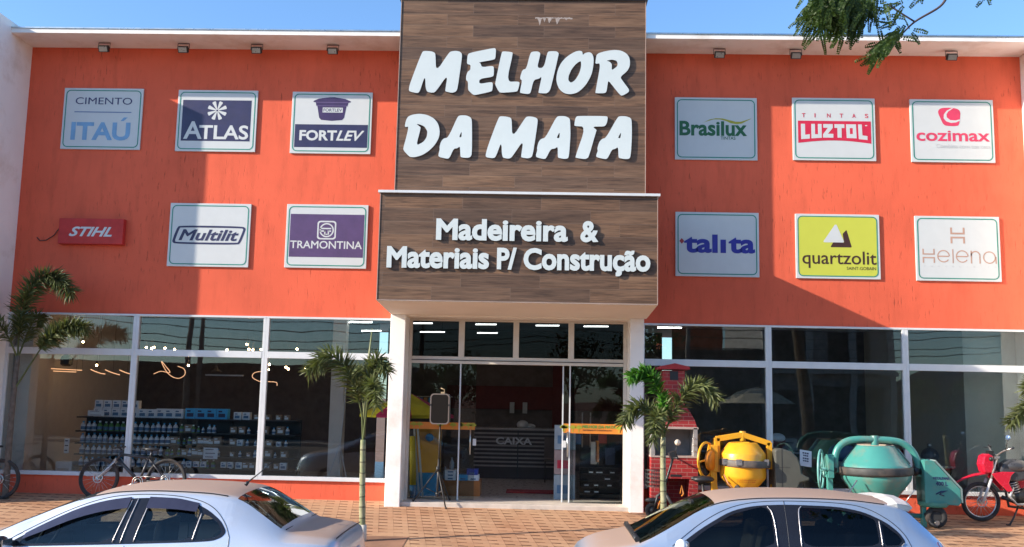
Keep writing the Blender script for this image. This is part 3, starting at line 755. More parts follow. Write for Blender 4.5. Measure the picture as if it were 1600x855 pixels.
def sg_circle(d):
    d.shape([R(.05, .155, .955, .83)], M_PURP, 'field')
    k = SW/SH
    cx, cz = .50, .405
    d.shape([[(p[0], p[1]) for p in rrect(cx-.115, cx+.115, cz-.115*k, cz+.115*k, .04)], rev(rrect(cx-.098, cx+.098, cz-.098*k, cz+.098*k, .032))], M_SIGNW, 'emblem', 1)
    d.shape([ellipse(cx, cz, .088, .088*k), rev(ellipse(cx, cz, .072, .072*k))], M_SIGNW, 'emblem', 1)
    d.shape([R(cx-.085, cz-.035, cx+.055, cz-.015)], M_SIGNW, 'emblem', 1)
    d.shape([R(cx-.085, cz+.005, cx-.012, cz+.025)], M_SIGNW, 'emblem', 1)
    d.shape([R(cx+.022, cz+.005, cx+.055, cz+.025)], M_SIGNW, 'emblem', 1)
    for u in (cx-.022, cx+.022): d.shape([R(u-.008, cz+.005, u+.008, cz+.075)], M_SIGNW, 'emblem', 1)
    d.shape([R(cx-.022, cz+.058, cx+.022, cz+.075)], M_SIGNW, 'emblem', 1)
    d.text('TRAMONTINA', .06, .94, .695, .118, M_SIGNW, .013)
def sg_swoosh(d):
    d.low('Brasilux', .055, .875, .615, .235, M_DKGREEN, .030)
    d.text('TINTAS', .555, .735, .675, .05, M_DKGREEN, .01)
    top = [(.34,.41), (.42,.355), (.50,.333), (.58,.335), (.66,.36), (.74,.385), (.80,.385), (.86,.36), (.93,.33)]
    bot = [(.93,.335), (.87,.375), (.81,.415), (.75,.425), (.68,.41), (.62,.375), (.55,.352), (.47,.352), (.39,.385)]
    d.shape([top+bot], mat('sign_olive', (.38,.36,.03), .5), 'swoosh')
def sg_redbox(d):
    for k, ch in enumerate('TINTAS'):
        u = .135+.152*k; d.text(ch, u-.02, u+.022 if ch != 'I' else u-.008, .315, .065, M_RED, .015)
    L = [(.065,.37), (.945,.37), (.945,.725)]+[(.945-.88*i/12, .725-.045*math.sin(PI*i/12)) for i in range(1, 12)]+[(.065,.725)]
    d.shape([L], M_RED, 'field')
    W = M_SIGNW; T = .032
    def gl(*loops):
        d.shape(loops, W, 'lettering', 1)
    t, b = .42, .655
    def bx(u0, u1, k=0): return u0, u1
    gl([(.10,t),(.15,t),(.15,b-.06),(.205,b-.07),(.205,b),(.10,b+.012)])
    gl([(.225,t),(.27,t),(.27,b-.07),(.305,b-.07),(.305,t),(.35,t),(.35,b-.015),(.225,b-.003)])
    gl([(.37,t),(.485,t),(.485,t+.06),(.425,b-.08),(.49,b-.08),(.49,b-.018),(.365,b-.018),(.365,b-.07),(.425,t+.06),(.37,t+.06)])
    gl([(.505,t),(.625,t),(.625,t+.06),(.59,t+.06),(.59,b-.02),(.54,b-.02),(.54,t+.06),(.505,t+.06)])
    gl([(.645,t),(.765,t),(.77,b-.012),(.65,b-.016)], [(.69,t+.06),(.69,b-.08),(.725,b-.08),(.725,t+.06)])
    gl([(.79,t),(.835,t),(.84,b-.06),(.90,b-.05),(.90,b+.012),(.795,b)])
    d.shape([R(.875,.43,.90,.445)], W, 'lettering', 1)
def sg_bean(d):
    o = chaikin([(.34,.17), (.38,.135), (.50,.13), (.58,.15), (.605,.20), (.60,.27), (.585,.40), (.555,.425), (.44,.425), (.395,.405), (.37,.33), (.335,.22)], 2)
    d.shape([o], mat('sign_pink_red', (.60,.04,.10), .5))
    arc = [(.50,.14), (.44,.18), (.405,.24), (.40,.30), (.43,.35), (.49,.375), (.55,.365), (.60,.335)]+[(.598,.315), (.54,.335), (.48,.33), (.44,.29), (.435,.24), (.46,.19), (.52,.14)]
    d.shape([arc], M_SIGNW, 'emblem_curve', 1)
    d.low('cozimax', .065, .945, .665, .175, mat('sign_pink_red', (.60,.04,.10), .5), .020)
    d.text('Combina com sua casa', .30, .945, .775, .065, M_GREY, .004)
def sg_blue(d):
    d.low('tal', .103, .505, .633, .285, M_BLUE, .036); d.low('ta', .635, .953, .633, .285, M_BLUE, .036)
    d.shape([R(.538,.425,.604,.633)], M_BLUE, 'lettering', 1)
    d.shape([[(.045,.455), (.075,.41), (.105,.455), (.075,.50)]], mat('sign_brick', (.35,.03,.03), .5))
def sg_lime(d):
    d.shape([[(.56,.305), (.60,.25), (.61,.25), (.665,.505), (.655,.515), (.42,.515), (.415,.505), (.445,.44), (.575,.44)]], M_BROWN)
    d.shape([[(.33,.425), (.47,.165), (.49,.165), (.575,.425), (.565,.44), (.335,.44)]], M_SIGNW, lift=1)
    d.text('quartzolit', .075, .955, .775, .20, M_BROWN, .008)
    d.text('SAINT-GOBAIN', .60, .945, .86, .047, M_BROWN, .004)
def sg_line(d):
    m = M_BEIGE
    for (cx, c0, c1, hw, tt) in ((.50, .175, .42, .085, .022), (.15, .51, .725, .072, .016)):
        mid = (c0+c1)/2; g_ = .018
        for sgn, e in ((-1, c0), (1, c1)):
            a = mid+sgn*g_
            d.shape([R(cx-hw, min(a, a+sgn*tt*1.2), cx+hw, max(a, a+sgn*tt*1.2))], m, 'lettering')
            for q in (-1, 1): d.shape([R(min(cx+q*hw, cx+q*(hw-tt)), min(e, a+sgn*tt*1.2), max(cx+q*hw, cx+q*(hw-tt)), max(e, a+sgn*tt*1.2))], m, 'lettering')
    k = SW/SH
    def ring(cx, cz, r, w_, a0=0, a1=360):
        if a1-a0 >= 360: d.shape([ellipse(cx, cz, r, r*k), rev(ellipse(cx, cz, r-w_, (r-w_)*k))], m, 'lettering')
        else: d.shape([ellipse(cx, cz, r, r*k, 28, a0, a1)+rev(ellipse(cx, cz, r-w_, (r-w_)*k, 28, a0, a1))], m, 'lettering')
    for cx in (.325, .545):
        ring(cx, .62, .075, .013, 35, 360); d.shape([R(cx-.062, .612, cx+.062, .63)], m, 'lettering')
    d.shape([R(.43,.51,.443,.725)], m, 'lettering')
    d.shape([R(.645,.53,.66,.725)], m, 'lettering'); d.shape([R(.745,.61,.76,.725)], m, 'lettering')
    ring(.7025, .605, .0575, .014, 180, 359.9)
    ring(.865, .63, .075, .013); d.shape([R(.935,.62,.948,.725)], m, 'lettering')
    for k2, ch in enumerate('PORCELANATO'): u = .10+.083*k2; d.text(ch, u-.007, u+.007, .785, .018, M_GREY)
sign('white sign with thin dark capitals over pale blue block letters', -8.377, 5.227, sg_cement)
sign('white sign with a dark field, a white eight pointed star and heavy white capitals', -6.359, 5.215, sg_star)
sign('white sign with a picture of a plum coloured water tank above a dark band', -4.353, 5.204, sg_tank)
sign('white sign with dark italic letters inside a slanted frame', -6.367, 3.203, sg_slant)
sign('white sign with a purple field and a white round emblem in a rounded square', -4.349, 3.213, sg_circle)
sign('white sign with bold dark green letters under an olive swoosh', 2.268, 5.181, sg_swoosh)
sign('white sign with a red box of square white capitals', 4.269, 5.197, sg_redbox)
sign('white sign with a red rounded emblem over red lower case letters', 6.261, 5.193, sg_bean)
sign('white sign with heavy dark blue lower case letters and a small red diamond', 2.275, 3.177, sg_blue)
sign('lime yellow sign with white and brown triangles', 4.286, 3.175, sg_lime, M_LIME)
sign('white sign with thin beige line letters below a beige emblem', 6.277, 3.168, sg_line)
s = thing('wall_sign', 'small wide red box sign with white italic capitals, low on the left wall', 'sign', (-7.68, -.05, 4.18))
m = MB(); m.box(-8.245, -7.125, -.11, 0, 4.185, 4.625); m.build('box', mat('sign_box_red', (.50, .04, .035), .6, spec=.25), s, bevel=.006)
m = MB(); text(m, 'STIHL', -8.06, -7.31, 4.315, .165, -.113, .030, .4); m.build('lettering', M_SIGNW, s)
m = MB(); m.tube([(-8.24,-.05,4.55), (-8.27,-.03,4.47), (-8.36,-.02,4.34), (-8.50,-.015,4.25), (-8.60,-.012,4.24), (-8.66,-.01,4.30)], .008, 6); m.build('cable', M_DARK, s)

# ------------------------------------------------------------------ floodlights under the roof edge
labs = ['floodlight nearest the left side wall', 'floodlight above the sign with the white star', 'third floodlight from the left under the roof edge', 'floodlight close to the left side of the tower', 'floodlight close to the right side of the tower', 'floodlight above the sign with the red box', 'floodlight nearest the right side wall']
for k, x in enumerate((-7.62, -6.23, -4.95, -3.63, 2.99, 4.28, 6.89)):
    t_ = thing('floodlight', 'small black '+labs[k]+', hung from the white soffit', 'floodlight', (x, -.3, 7.7), 'floodlights under the roof edge')
    c, s_ = math.cos(.5), math.sin(.5)
    m = MB(); m.obox((x, -.28, 7.585), (.085,0,0), (0,.035*c,.035*s_), (0,-.055*s_,.055*c)); m.build('housing', M_DARK, t_, bevel=.006)
    m = MB(); m.obox((x, -.28-.036*c, 7.585-.036*s_), (.07,0,0), (0,.002*c,.002*s_), (0,-.042*s_,.042*c)); m.build('lens', M_STEEL, t_)
    m = MB(); m.tube([(x-.10,-.28,7.585), (x-.10,-.27,7.69), (x+.10,-.27,7.69), (x+.10,-.28,7.585)], .007, 6); m.build('bracket', M_DARK, t_)
# ================================================================== CARS
def interp(tab, u):
    if u <= tab[0][0]: return tab[0][1]
    for i in range(len(tab)-1):
        (a, x), (b, y) = tab[i], tab[i+1]
        if u <= b:
            x0 = tab[i-1] if i else (a-(b-a), x-(y-x)); x3 = tab[i+2] if i+2 < len(tab) else (b+(b-a), y+(y-x))
            h = b-a; s = (u-a)/h
            def lim(d0, d1): return 0 if d0*d1 <= 0 else 2*d0*d1/(d0+d1)
            d = (y-x)/h; m0 = lim((x-x0[1])/(a-x0[0]), d) if a != x0[0] else d; m1 = lim(d, (x3[1]-y)/(x3[0]-b)) if x3[0] != b else d
            return x*(2*s**3-3*s*s+1)+m0*h*(s**3-2*s*s+s)+y*(3*s*s-2*s**3)+m1*h*(s**3-s*s)
    return tab[-1][1]

def soft(P, it=3):
    for _ in range(it):
        Q = [P[0]]
        for a, b in zip(P, P[1:]): Q += [tuple(.75*u+.25*v for u, v in zip(a, b)), tuple(.25*u+.75*v for u, v in zip(a, b))]
        P = Q+[P[-1]]
    return P
def paint(name, col, dust):
    m, t, p = newmat(name); setp(p, rough=.34, metal=.55, coat=.5, crough=.08)
    g_ = _n(t, 'ShaderNodeNewGeometry'); sp = _n(t, 'ShaderNodeSeparateXYZ'); t.links.new(g_.outputs['Normal'], sp.inputs[0])
    v = _coord(t)
    fl = _noise(t, v, 260, 2)
    base = _mix(t, _math(t, 'MULTIPLY', fl, .35), col, tuple(min(1, c*1.35) for c in col))
    d = _noise(t, v, 2.1, 6, .65)
    up = _ramp(t, sp.outputs[2], .72, .97)
    f = _math(t, 'MULTIPLY', up, _ramp(t, d, .0, .38)); f = _math(t, 'MULTIPLY', f, .93)
    low = _math(t, 'MULTIPLY', _ramp(t, _noise(t, v, 6, 4), .5, .8), .12)
    f = _math(t, 'MAXIMUM', f, low)
    t.links.new(_mix(t, f, base, dust), p.inputs['Base Color'])
    t.links.new(_math(t, 'MULTIPLY', _math(t, 'SUBTRACT', 1.0, f), .55), p.inputs['Metallic'])
    t.links.new(_math(t, 'ADD', _math(t, 'MULTIPLY', f, .45), .30), p.inputs['Roughness'])
    t.links.new(_math(t, 'MULTIPLY', _math(t, 'SUBTRACT', 1.0, f), .6), p.inputs['Coat Weight'])
    return m
def carglass(name, tint, refl=.01, col=(.85,.95,1.0)): return glass(name, tint, refl, .0, col)

def build_car(name, label, x0, y0, zr, s, S):
    """u runs from the rear bumper forward, v towards the camera side, w up; the car faces -X"""
    T = lambda u, v, w_: (x0-s*u, y0-s*v, zr+s*w_)
    root = thing(name, label, 'car', (x0-s*S['len']/2, y0, zr), 'silver cars parked in front of the shop')
    top, wid, belt, roofw, bot = S['top'], S['wid'], S['belt'], S['roofw'], S['bot']
    def section(u):
        w_, b, t_, rw, z0 = interp(wid, u), interp(belt, u), interp(top, u), interp(roofw, u), interp(bot, u)
        b = min(b, t_-.012); h = t_-b
        hi = min(1, h/.30)
        gut = t_-.02-.052*hi
        gy = w_*.955
        P = [(0, z0), (w_*.80, z0), (w_*.955, z0+.07), (w_*.985, z0+.22), (w_, (z0+b)/2+.04), (w_*.992, b-.12), (w_*.975, b-.035), (gy, b)]
        for q in (.33, .66, 1.0):
            yy = gy+(rw-gy)*q; bul = .022*math.sin(PI*q)*hi
            P.append((yy+bul, b+(gut-b)*q))
        P += [(rw-.030, gut+.030*hi+.004), (rw-.085, t_-.018*hi-.006), (rw*.62, t_-.010), (rw*.3, t_-.002), (0, t_)]
        return P
    us_ = S['us']; dl = [q[0] for q in S['dlo']]
    S['hole'] = (max(i for i, u in enumerate(us_) if u < min(dl)-.002), min(i for i, u in enumerate(us_) if u > max(dl)+.002))
    us = S['us']; secs = [section(u) for u in us]; n = len(secs[0]); ROOF = 11
    body, ws, rw_ = MB(), MB(), MB()
    def idx(mb):
        vs = []
        for u, P in zip(us, secs):
            for sg in (1, -1):
                for (v, z) in P: vs.append(T(u, sg*v, z))
        return vs
    bf, wf, rf = [], [], []
    ri = lambda i, sg, j: (i*2+sg)*n+j
    for i in range(len(us)-1):
        um = (us[i]+us[i+1])/2
        for sg in (0, 1):
            for j in range(n-1):
                q = (ri(i, sg, j), ri(i, sg, j+1), ri(i+1, sg, j+1), ri(i+1, sg, j))
                if 7 <= j < 10 and S['hole'][0] <= i < S['hole'][1]: continue
                if j >= ROOF and S['ws'][0] < um < S['ws'][1]: wf.append(q)
                elif j >= ROOF and S['rg'][0] < um < S['rg'][1]: rf.append(q)
                else: bf.append(q)
    for i in (0, len(us)-1):
        for sg in (0, 1): bf.append([ri(i, sg, j) for j in range(n)])
    def part(nm, fs, m):
        used = sorted({k for f in fs for k in f}); mp = {k: a for a, k in enumerate(used)}; V = idx(None)
        b = MB(); b.add([V[k] for k in used], [[mp[k] for k in f] for f in fs], 0, True)
        o = b.build(nm, m, root); return o
    ob = part('body', bf, S['paint'])
    md = ob.modifiers.new('weld', 'WELD'); md.merge_threshold = .0005
    part('windshield', wf, S['glass_f']); part('rear_window', rf, S['glass_r'])
    def side(u, w_, off=0., sg=1):
        P = section(u)
        for j in range(3, 12):
            (a, z), (b, z2) = P[j], P[j+1]
            if z <= w_ <= z2 and z2 > z: return T(u, sg*(a+(b-a)*(w_-z)/(z2-z)+off), w_)
        return T(u, sg*(P[11][0]+off), w_)
    def panel(nm, loop, off, m, sg, th=.004):
        # surface panel following the body side
        loops = loop if isinstance(loop[0], list) else [loop]
        LD = [loop_dense(q) for q in loops]; ua, ub, wa_, wb_ = bbox(LD)
        V2, Tr, Bd = fill(LD, [(ua+.05*(i+.5), wa_+.035*(j+.5)) for i in range(int((ub-ua)/.05)) for j in range(int((wb_-wa_)/.035))])
        b = MB(); k = len(V2)
        b.add([side(u, z, off, sg) for u, z in V2], Tr, 0, False)
        if th: b.add([side(u, z, off, sg) for u, z in V2]+[side(u, z, off-th, sg) for u, z in V2], [(p, q, q+k, p+k) for p, q in Bd], 0)
        return b.build(nm, m, root)
    def loop_dense(L):
        out = []
        for i in range(len(L)):
            a, b = L[i], L[(i+1) % len(L)]; k = max(1, int(math.dist(a, b)/.05))
            out += [(a[0]+(b[0]-a[0])*q/k, a[1]+(b[1]-a[1])*q/k) for q in range(k)]
        return out
    hs = list(range(S['hole'][0], S['hole'][1]+1))
    low_ = [(us[i], secs[i][7][1]) for i in hs]; upp = [(us[i], secs[i][10][1]) for i in hs]
    strip = low_+upp[::-1]; dlo = chaikin(S['dlo'], 2, .2); wins = [chaikin(L, 2, .12) for L in S['wins']]
    ccw = lambda L: L if area(L) > 0 else L[::-1]
    for sg in (1, -1):
        panel('window_frame', [ccw(strip), ccw(dlo)[::-1]], 0, S['paint'], sg, 0)
        panel('window_surround', [ccw(dlo)]+[ccw(L)[::-1] for L in wins], .003, M_GLOSSB, sg, .012)
        for L in wins: panel('side_window', L, -.001, S['glass_s'], sg, 0)
        for L in S['trim']: MB().tube([side(u, z, .010, sg) for u, z in soft(L, 2)], .0050, 6).build('window_trim', S['trim_m'], root)
        gp = MB()
        for L in S['gaps']: gp.tube([side(u, z, .0015, sg) for u, z in soft(L)], .0032, 5)
        if S.get('gutter'): gp.tube([T(u, sg*(section(u)[11][0]), section(u)[11][1]+.001) for u in [S['gutter'][0]+(S['gutter'][1]-S['gutter'][0])*k/30 for k in range(31)]], .006, 5)
        gp.build('panel_gap', M_BLACK, root)
        for L in S.get('visors', ()):
            b = MB(); k = len(L); V = []
            for (u, za, zb) in L: V += [side(u, za, .008, sg), side(u, zb, .040, sg), side(u, zb, .030, sg)]
            F = []
            for i in range(k-1): F += [(3*i, 3*i+1, 3*i+4, 3*i+3), (3*i+1, 3*i+2, 3*i+5, 3*i+4)]
            b.add(V, F, 0, False); b.build('rain_visor', mat('smoked_visor', (.035,.035,.06), .12, var=.1), root)
        # mirror
        u, w_ = S['mirror']; P0 = Vector(side(u, w_, .0, sg)); c = Vector(T(u+.02, sg*(interp(wid, u)+.13), w_+.02))
        b = MB(); b.ball(c, s*.1, 14, 10, 0, (.62, 1.05, .72)); b.obox((P0+c)/2, (.03,0,0), (0,abs(P0.y-c.y)/2,0), (0,0,.02))
        mo = b.build('wing_mirror', S['mirror_m'], root)
        b = MB(); b.obox(c+Vector((s*.058, 0, 0)), (.004,0,0), (0,.075,0), (0,0,.045)); b.build('mirror_glass', M_CHROME, mo)
        b = MB()
        for u in S['handles']:
            h = S['hz']; b.tube([side(u-.09, h, .0, sg), side(u-.08, h, .03, sg), side(u+.08, h, .03, sg), side(u+.09, h, .0, sg)], .013, 8)
        b.build('door_handle', S['paint'], root)
        for u in S['axles']:
            wv = interp(wid, u)-.10
            c = Vector(T(u, sg*wv, .30)); ax = (0, 1, 0); r = .30*s
            b = MB(); b.lathe([(r*.62,-.09),(r*.94,-.095),(r,-.07),(r,.07),(r*.94,.095),(r*.62,.09)], c, ax, 28)
            wo = b.build('wheel', M_RUBBER, root)
            b = MB(); b.lathe([(.01,.05*-sg),(r*.2,.065*-sg),(r*.55,.05*-sg),(r*.64,.09*-sg),(r*.64,-.08*-sg)], c, ax, 28); b.build('rim', M_STEEL, wo)
        b = MB()
        for loop, nm, m in S['lights']:
            panel(nm, chaikin(loop, 2, .2), .006, m, sg)
    # cabin: dashboard, wheel, seats
    M_SEAT = mat('car_seat', (.05,.048,.047), .85, var=.2)
    ud = S['ws'][1]-.28; z1 = S['sill']
    MB().box(*sorted((T(ud,0,0)[0], T(ud+.42,0,0)[0])), y0-s*.62, y0+s*.62, zr+s*.62, zr+s*(z1-.06)).build('dashboard', M_BLACK, root, bevel=.03)
    for nm, u_, vs_ in (('front_seat', ud-.98, (-.34,.34)), ('rear_seat', ud-1.78, (-.40,0,.40))):
        for v_ in vs_:
            m_ = MB(); c_ = Vector(T(u_, v_, 0)); hw_ = .23 if nm == 'front_seat' else .2
            m_.prism([(c_.x+s*a_, zr+s*b_) for a_, b_ in ((-.48,.38),(-.50,.48),(-.04,.50),(.08,1.06),(.17,1.08),(.12,.5),(.08,.36))], c_.y-s*hw_, c_.y+s*hw_)
            st_ = m_.build(nm, M_SEAT, root, bevel=.03)
            m_ = MB(); m_.ball((c_.x+s*.15, c_.y, zr+s*1.17), s*.10, 12, 8, 0, (.55,1.15,.8)); m_.build('headrest', M_SEAT, st_)
    m_ = MB(); m_.torus(T(ud-.22, .34, z1+.0), (-.9,0,.45), s*.17, s*.014, 26, 7); m_.build('steering_wheel', M_BLACK, root)
    m_ = MB(); c_ = Vector(T(S['ws'][0]+.18, 0, S['mz'])); m_.obox(c_, (.015,0,0), (0,.11,0), (0,0,.03)); m_.build('rear_view_mirror', M_BLACK, root)
    MB().box(*sorted((T(.5,0,0)[0], T(ud,0,0)[0])), y0-s*.66, y0+s*.66, zr+s*.30, zr+s*.36).build('cabin_floor', M_BLACK, root)
    return root, T, section
M_GLOSSB = mat('gloss_black_trim', (.012,.012,.016), .18, var=.1)
M_TAIL = mat('tail_lamp', (.32,.008,.012), .12, var=.2); M_HEAD = mat('head_lamp', (.6,.62,.65), .08, metal=.5)
DUST = (.36,.225,.15)
fr = lambda a, b, n: [a+(b-a)*i/n for i in range(n+1)]
sedan = dict(len=4.2,
    top=[(0,.62),(.03,.80),(.07,1.02),(.14,1.055),(.35,1.085),(.52,1.105),(.60,1.15),(.80,1.285),(.98,1.39),(1.10,1.428),(1.35,1.455),(1.75,1.464),(2.1,1.449),(2.35,1.408),(2.6,1.33),(3.0,1.16),(3.38,.985),(3.55,.955),(3.9,.90),(4.08,.80),(4.17,.62),(4.2,.5)],
    wid=[(0,.60),(.05,.70),(.3,.79),(.8,.83),(2,.835),(3.2,.82),(3.8,.76),(4.1,.62),(4.2,.5)],
    belt=[(0,.50),(.05,.78),(.12,.98),(.4,1.0),(.7,.995),(1.1,.99),(2,.95),(3.0,.905),(3.4,.885),(3.9,.80),(4.1,.66),(4.2,.45)],
    roofw=[(0,.48),(.1,.62),(.5,.66),(.62,.655),(1.0,.60),(1.5,.595),(2.2,.59),(2.6,.61),(3.3,.70),(3.5,.70),(4.0,.60),(4.2,.42)],
    bot=[(0,.34),(.15,.24),(.5,.19),(3.8,.19),(4.1,.24),(4.2,.32)],
    us=[0,.02,.04,.06,.085,.12,.18,.26,.35,.44,.52,.57,.60,.66,.73,.80,.86,.92,.98,1.03,1.08,1.15,1.25,1.4,1.55,1.7,1.85,2.0,2.1,2.2,2.29,2.37,2.45,2.55,2.7,2.85,3.0,3.15,3.3,3.38,3.46,3.55,3.7,3.85,3.95,4.02,4.08,4.13,4.17,4.2],
    ws=(2.37,3.38), rg=(.59,1.04),
    paint=paint('silver_paint_sedan', (.62,.65,.70), DUST), glass_f=carglass('windshield_glass', .6), glass_r=carglass('rear_glass', .22, .02), glass_s=carglass('side_glass_tint', .62, .01, (.8,.97,1.0)), hole=(None,None), sill=.97, mz=1.32,
    dlo=[(1.06,1.10),(1.10,1.05),(1.20,1.015),(2.0,.975),(3.02,.93),(3.05,.95),(2.75,1.12),(2.45,1.26),(2.2,1.335),(1.9,1.368),(1.6,1.365),(1.4,1.335),(1.25,1.27),(1.13,1.19)],
    wins=[[(1.10,1.10),(1.14,1.06),(1.24,1.033),(1.335,1.028),(1.30,1.245),(1.24,1.225),(1.15,1.17)],
          [(1.375,1.026),(1.90,1.000),(1.83,1.34),(1.6,1.345),(1.40,1.315),(1.335,1.265)],
          [(2.09,.992),(2.97,.952),(2.72,1.10),(2.45,1.23),(2.2,1.305),(2.0,1.335)]],
    trim=[[(1.355,1.025),(1.315,1.25)],[(2.005,.985),(1.93,1.36)],[(2.075,.99),(1.985,1.345)],[(1.885,.998),(1.815,1.345)]],
    trim_m=mat('satin_grey_trim', (.45,.42,.42), .3, metal=.6),
    gaps=[[(1.03,1.06),(1.07,1.15),(1.18,1.275),(1.34,1.355),(1.6,1.395),(1.95,1.398),(2.25,1.362),(2.55,1.255),(2.85,1.10),(3.1,.95)],[(1.965,.96),(1.98,.6),(1.98,.35)],[(1.03,1.06),(1.02,.95),(1.15,.75),(1.2,.6)],[(3.1,.95),(3.05,.6),(3.0,.35)]],
    gutter=(1.12,2.5),
    visors=[[(u, interp([(1.36,1.335),(1.6,1.372),(1.83,1.378)], u), interp([(1.36,1.265),(1.6,1.283),(1.83,1.285)], u)) for u in fr(1.36,1.83,8)],
            [(u, interp([(2.0,1.372),(2.2,1.342),(2.45,1.27),(2.75,1.128),(2.9,1.045)], u), interp([(2.0,1.282),(2.2,1.252),(2.45,1.185),(2.75,1.06),(2.9,1.0)], u)) for u in fr(2.0,2.9,12)]],
    mirror=(2.98,.955), mirror_m=M_BLACK, handles=(1.45,2.35), hz=.86, axles=(.78,3.32),
    lights=[([(.04,.80),(.20,.90),(.22,.97),(.06,.955)], 'tail_lamp', M_TAIL),([(3.86,.70),(4.08,.62),(4.06,.70),(3.84,.80)], 'headlamp', M_HEAD)])
car, T, sec = build_car('sedan', 'silver sedan with dusty roof, dark rain visors and a roof aerial, on the left', -1.63, -7.03, -.50, .95, sedan)
m = MB(); a = Vector(T(1.10, .12, 1.455)); m.cyl(a, a+Vector((.02,0,.03)), .016, 10); m.tube([a+Vector((.01,0,.02)), a+Vector((.12,0,.11)), a+Vector((.24,0,.215))], [.008,.006,.004], 6); m.build('roof_aerial', M_BLACK, car)
m = MB(); m.obox(T(.02, 0, .52), (.05,0,0), (0,.62,0), (0,0,.12)); m.build('bumper', sedan['paint'], car, bevel=.03)
m = MB(); m.obox(T(.035, 0, .80), (.006,0,0), (0,.24,0), (0,0,.06)); m.build('number_plate', M_GREY, car)
m = MB(); m.tube([T(.10, v, 1.052-.03*abs(v)**2) for v in (-.58,-.3,0,.3,.58)], .006, 5); m.tube([T(.56, v, 1.112) for v in (-.6,-.3,0,.3,.6)], .005, 5); m.build('boot_gap', M_BLACK, car)

hatch = dict(len=3.95,
    top=[(0,.60),(.04,.85),(.12,.98),(.25,1.10),(.40,1.25),(.50,1.335),(.62,1.385),(.80,1.407),(1.1,1.434),(1.5,1.442),(1.9,1.434),(2.2,1.41),(2.42,1.368),(2.65,1.27),(2.95,1.10),(3.22,.955),(3.32,.93),(3.6,.87),(3.8,.78),(3.91,.62),(3.95,.5)],
    wid=[(0,.60),(.06,.71),(.3,.80),(.8,.83),(2,.835),(2.9,.82),(3.5,.76),(3.85,.62),(3.95,.5)],
    belt=[(0,.5),(.05,.80),(.15,.93),(.5,.955),(1.1,.94),(2,.905),(2.8,.88),(3.2,.865),(3.6,.78),(3.85,.64),(3.95,.45)],
    roofw=[(0,.48),(.1,.60),(.3,.60),(.5,.575),(.8,.58),(1.5,.585),(2.2,.575),(2.5,.59),(3.1,.70),(3.3,.70),(3.75,.60),(3.95,.42)],
    bot=[(0,.34),(.15,.24),(.5,.19),(3.5,.19),(3.85,.24),(3.95,.32)],
    us=[0,.02,.04,.08,.12,.18,.25,.32,.40,.45,.50,.56,.62,.70,.80,.95,1.1,1.3,1.5,1.7,1.9,2.05,2.2,2.3,2.37,2.44,2.55,2.65,2.8,2.95,3.1,3.22,3.27,3.32,3.45,3.6,3.7,3.8,3.86,3.91,3.95],
    ws=(2.42,3.24), rg=(.13,.49),
    paint=paint('silver_blue_paint_hatchback', (.36,.44,.56), DUST), glass_f=carglass('windshield_glass_green', .5, .02, (.9,1.0,.8)), glass_r=carglass('rear_glass_dark', .2), glass_s=carglass('side_glass_dark', .25, -.005), hole=(None,None), sill=.93, mz=1.28,
    dlo=[(.585,1.02),(.63,.975),(.8,.965),(1.8,.93),(2.86,.895),(2.88,.91),(2.6,1.10),(2.3,1.265),(2.05,1.325),(1.7,1.345),(1.2,1.335),(.95,1.29),(.75,1.20),(.64,1.11)],
    wins=[[(.62,1.03),(.66,.99),(.80,.982),(.795,1.195),(.73,1.14),(.65,1.08)],
          [(.85,.98),(1.60,.953),(1.60,1.30),(1.56,1.318),(1.2,1.308),(.97,1.265),(.85,1.215)],
          [(1.885,.943),(2.80,.915),(2.56,1.085),(2.28,1.238),(2.05,1.298),(1.98,1.312),(1.93,1.30),(1.89,1.25)]],
    trim=[[(.825,.98),(.82,1.21)],[(1.625,.95),(1.62,1.29),(1.58,1.33)],[(1.86,.945),(1.87,1.26),(1.92,1.32)],[(.605,1.01),(.635,.985)]],
    trim_m=mat('satin_grey_trim', (.45,.42,.42), .3, metal=.6),
    gaps=[[(.53,.96),(.58,1.09),(.70,1.215),(.92,1.335),(1.2,1.372),(1.7,1.38),(2.05,1.36),(2.33,1.295),(2.62,1.14),(2.9,.93)],[(1.745,.93),(1.745,1.375)],[(1.745,.93),(1.75,.6),(1.75,.35)],[(2.9,.93),(2.88,.6),(2.85,.35)]],
    gutter=(.72,2.5),
    mirror=(2.82,.93), mirror_m=mat('mirror_white', (.75,.77,.78), .25), handles=(1.1,2.1), hz=.82, axles=(.66,3.12),
    lights=[([(.05,.74),(.18,.86),(.26,1.02),(.16,1.0),(.07,.86)], 'tail_lamp', M_TAIL),([(3.56,.68),(3.84,.60),(3.82,.68),(3.54,.78)], 'headlamp', M_HEAD)])
car, T, sec = build_car('hatchback', 'silver blue hatchback with dark windows and roof spoiler, before the cement mixers', 4.06, -5.93, -.52, .95, hatch)
m = MB(); V = []
for u, dz, wv in ((.66,.012,.55),(.54,.035,.56),(.42,.02,.53),(.36,-.012,.50),(.40,-.05,.50),(.52,-.05,.54)):
    for q in (-1,-.6,0,.6,1):
        V.append(T(u+.05*abs(q)**2, q*wv, 1.385+dz-.045*q*q))
F = []
for i in range(6):
    for j in range(4): F.append((i*5+j, i*5+j+1, ((i+1)%6)*5+j+1, ((i+1)%6)*5+j))
F += [tuple(i*5 for i in range(6)), tuple(i*5+4 for i in range(6))]
m.add(V, F, 0, False); m.build('spoiler', mat('spoiler_white', (.66,.64,.60), .35), car, bevel=.004)
m = MB(); m.tube([T(3.24, v, .962) for v in (-.62,-.3,0,.3,.62)], .03, 6); m.tube([T(3.26,.35,.985),T(3.05,.1,1.07)], .008, 5); m.build('wiper', M_BLACK, car)
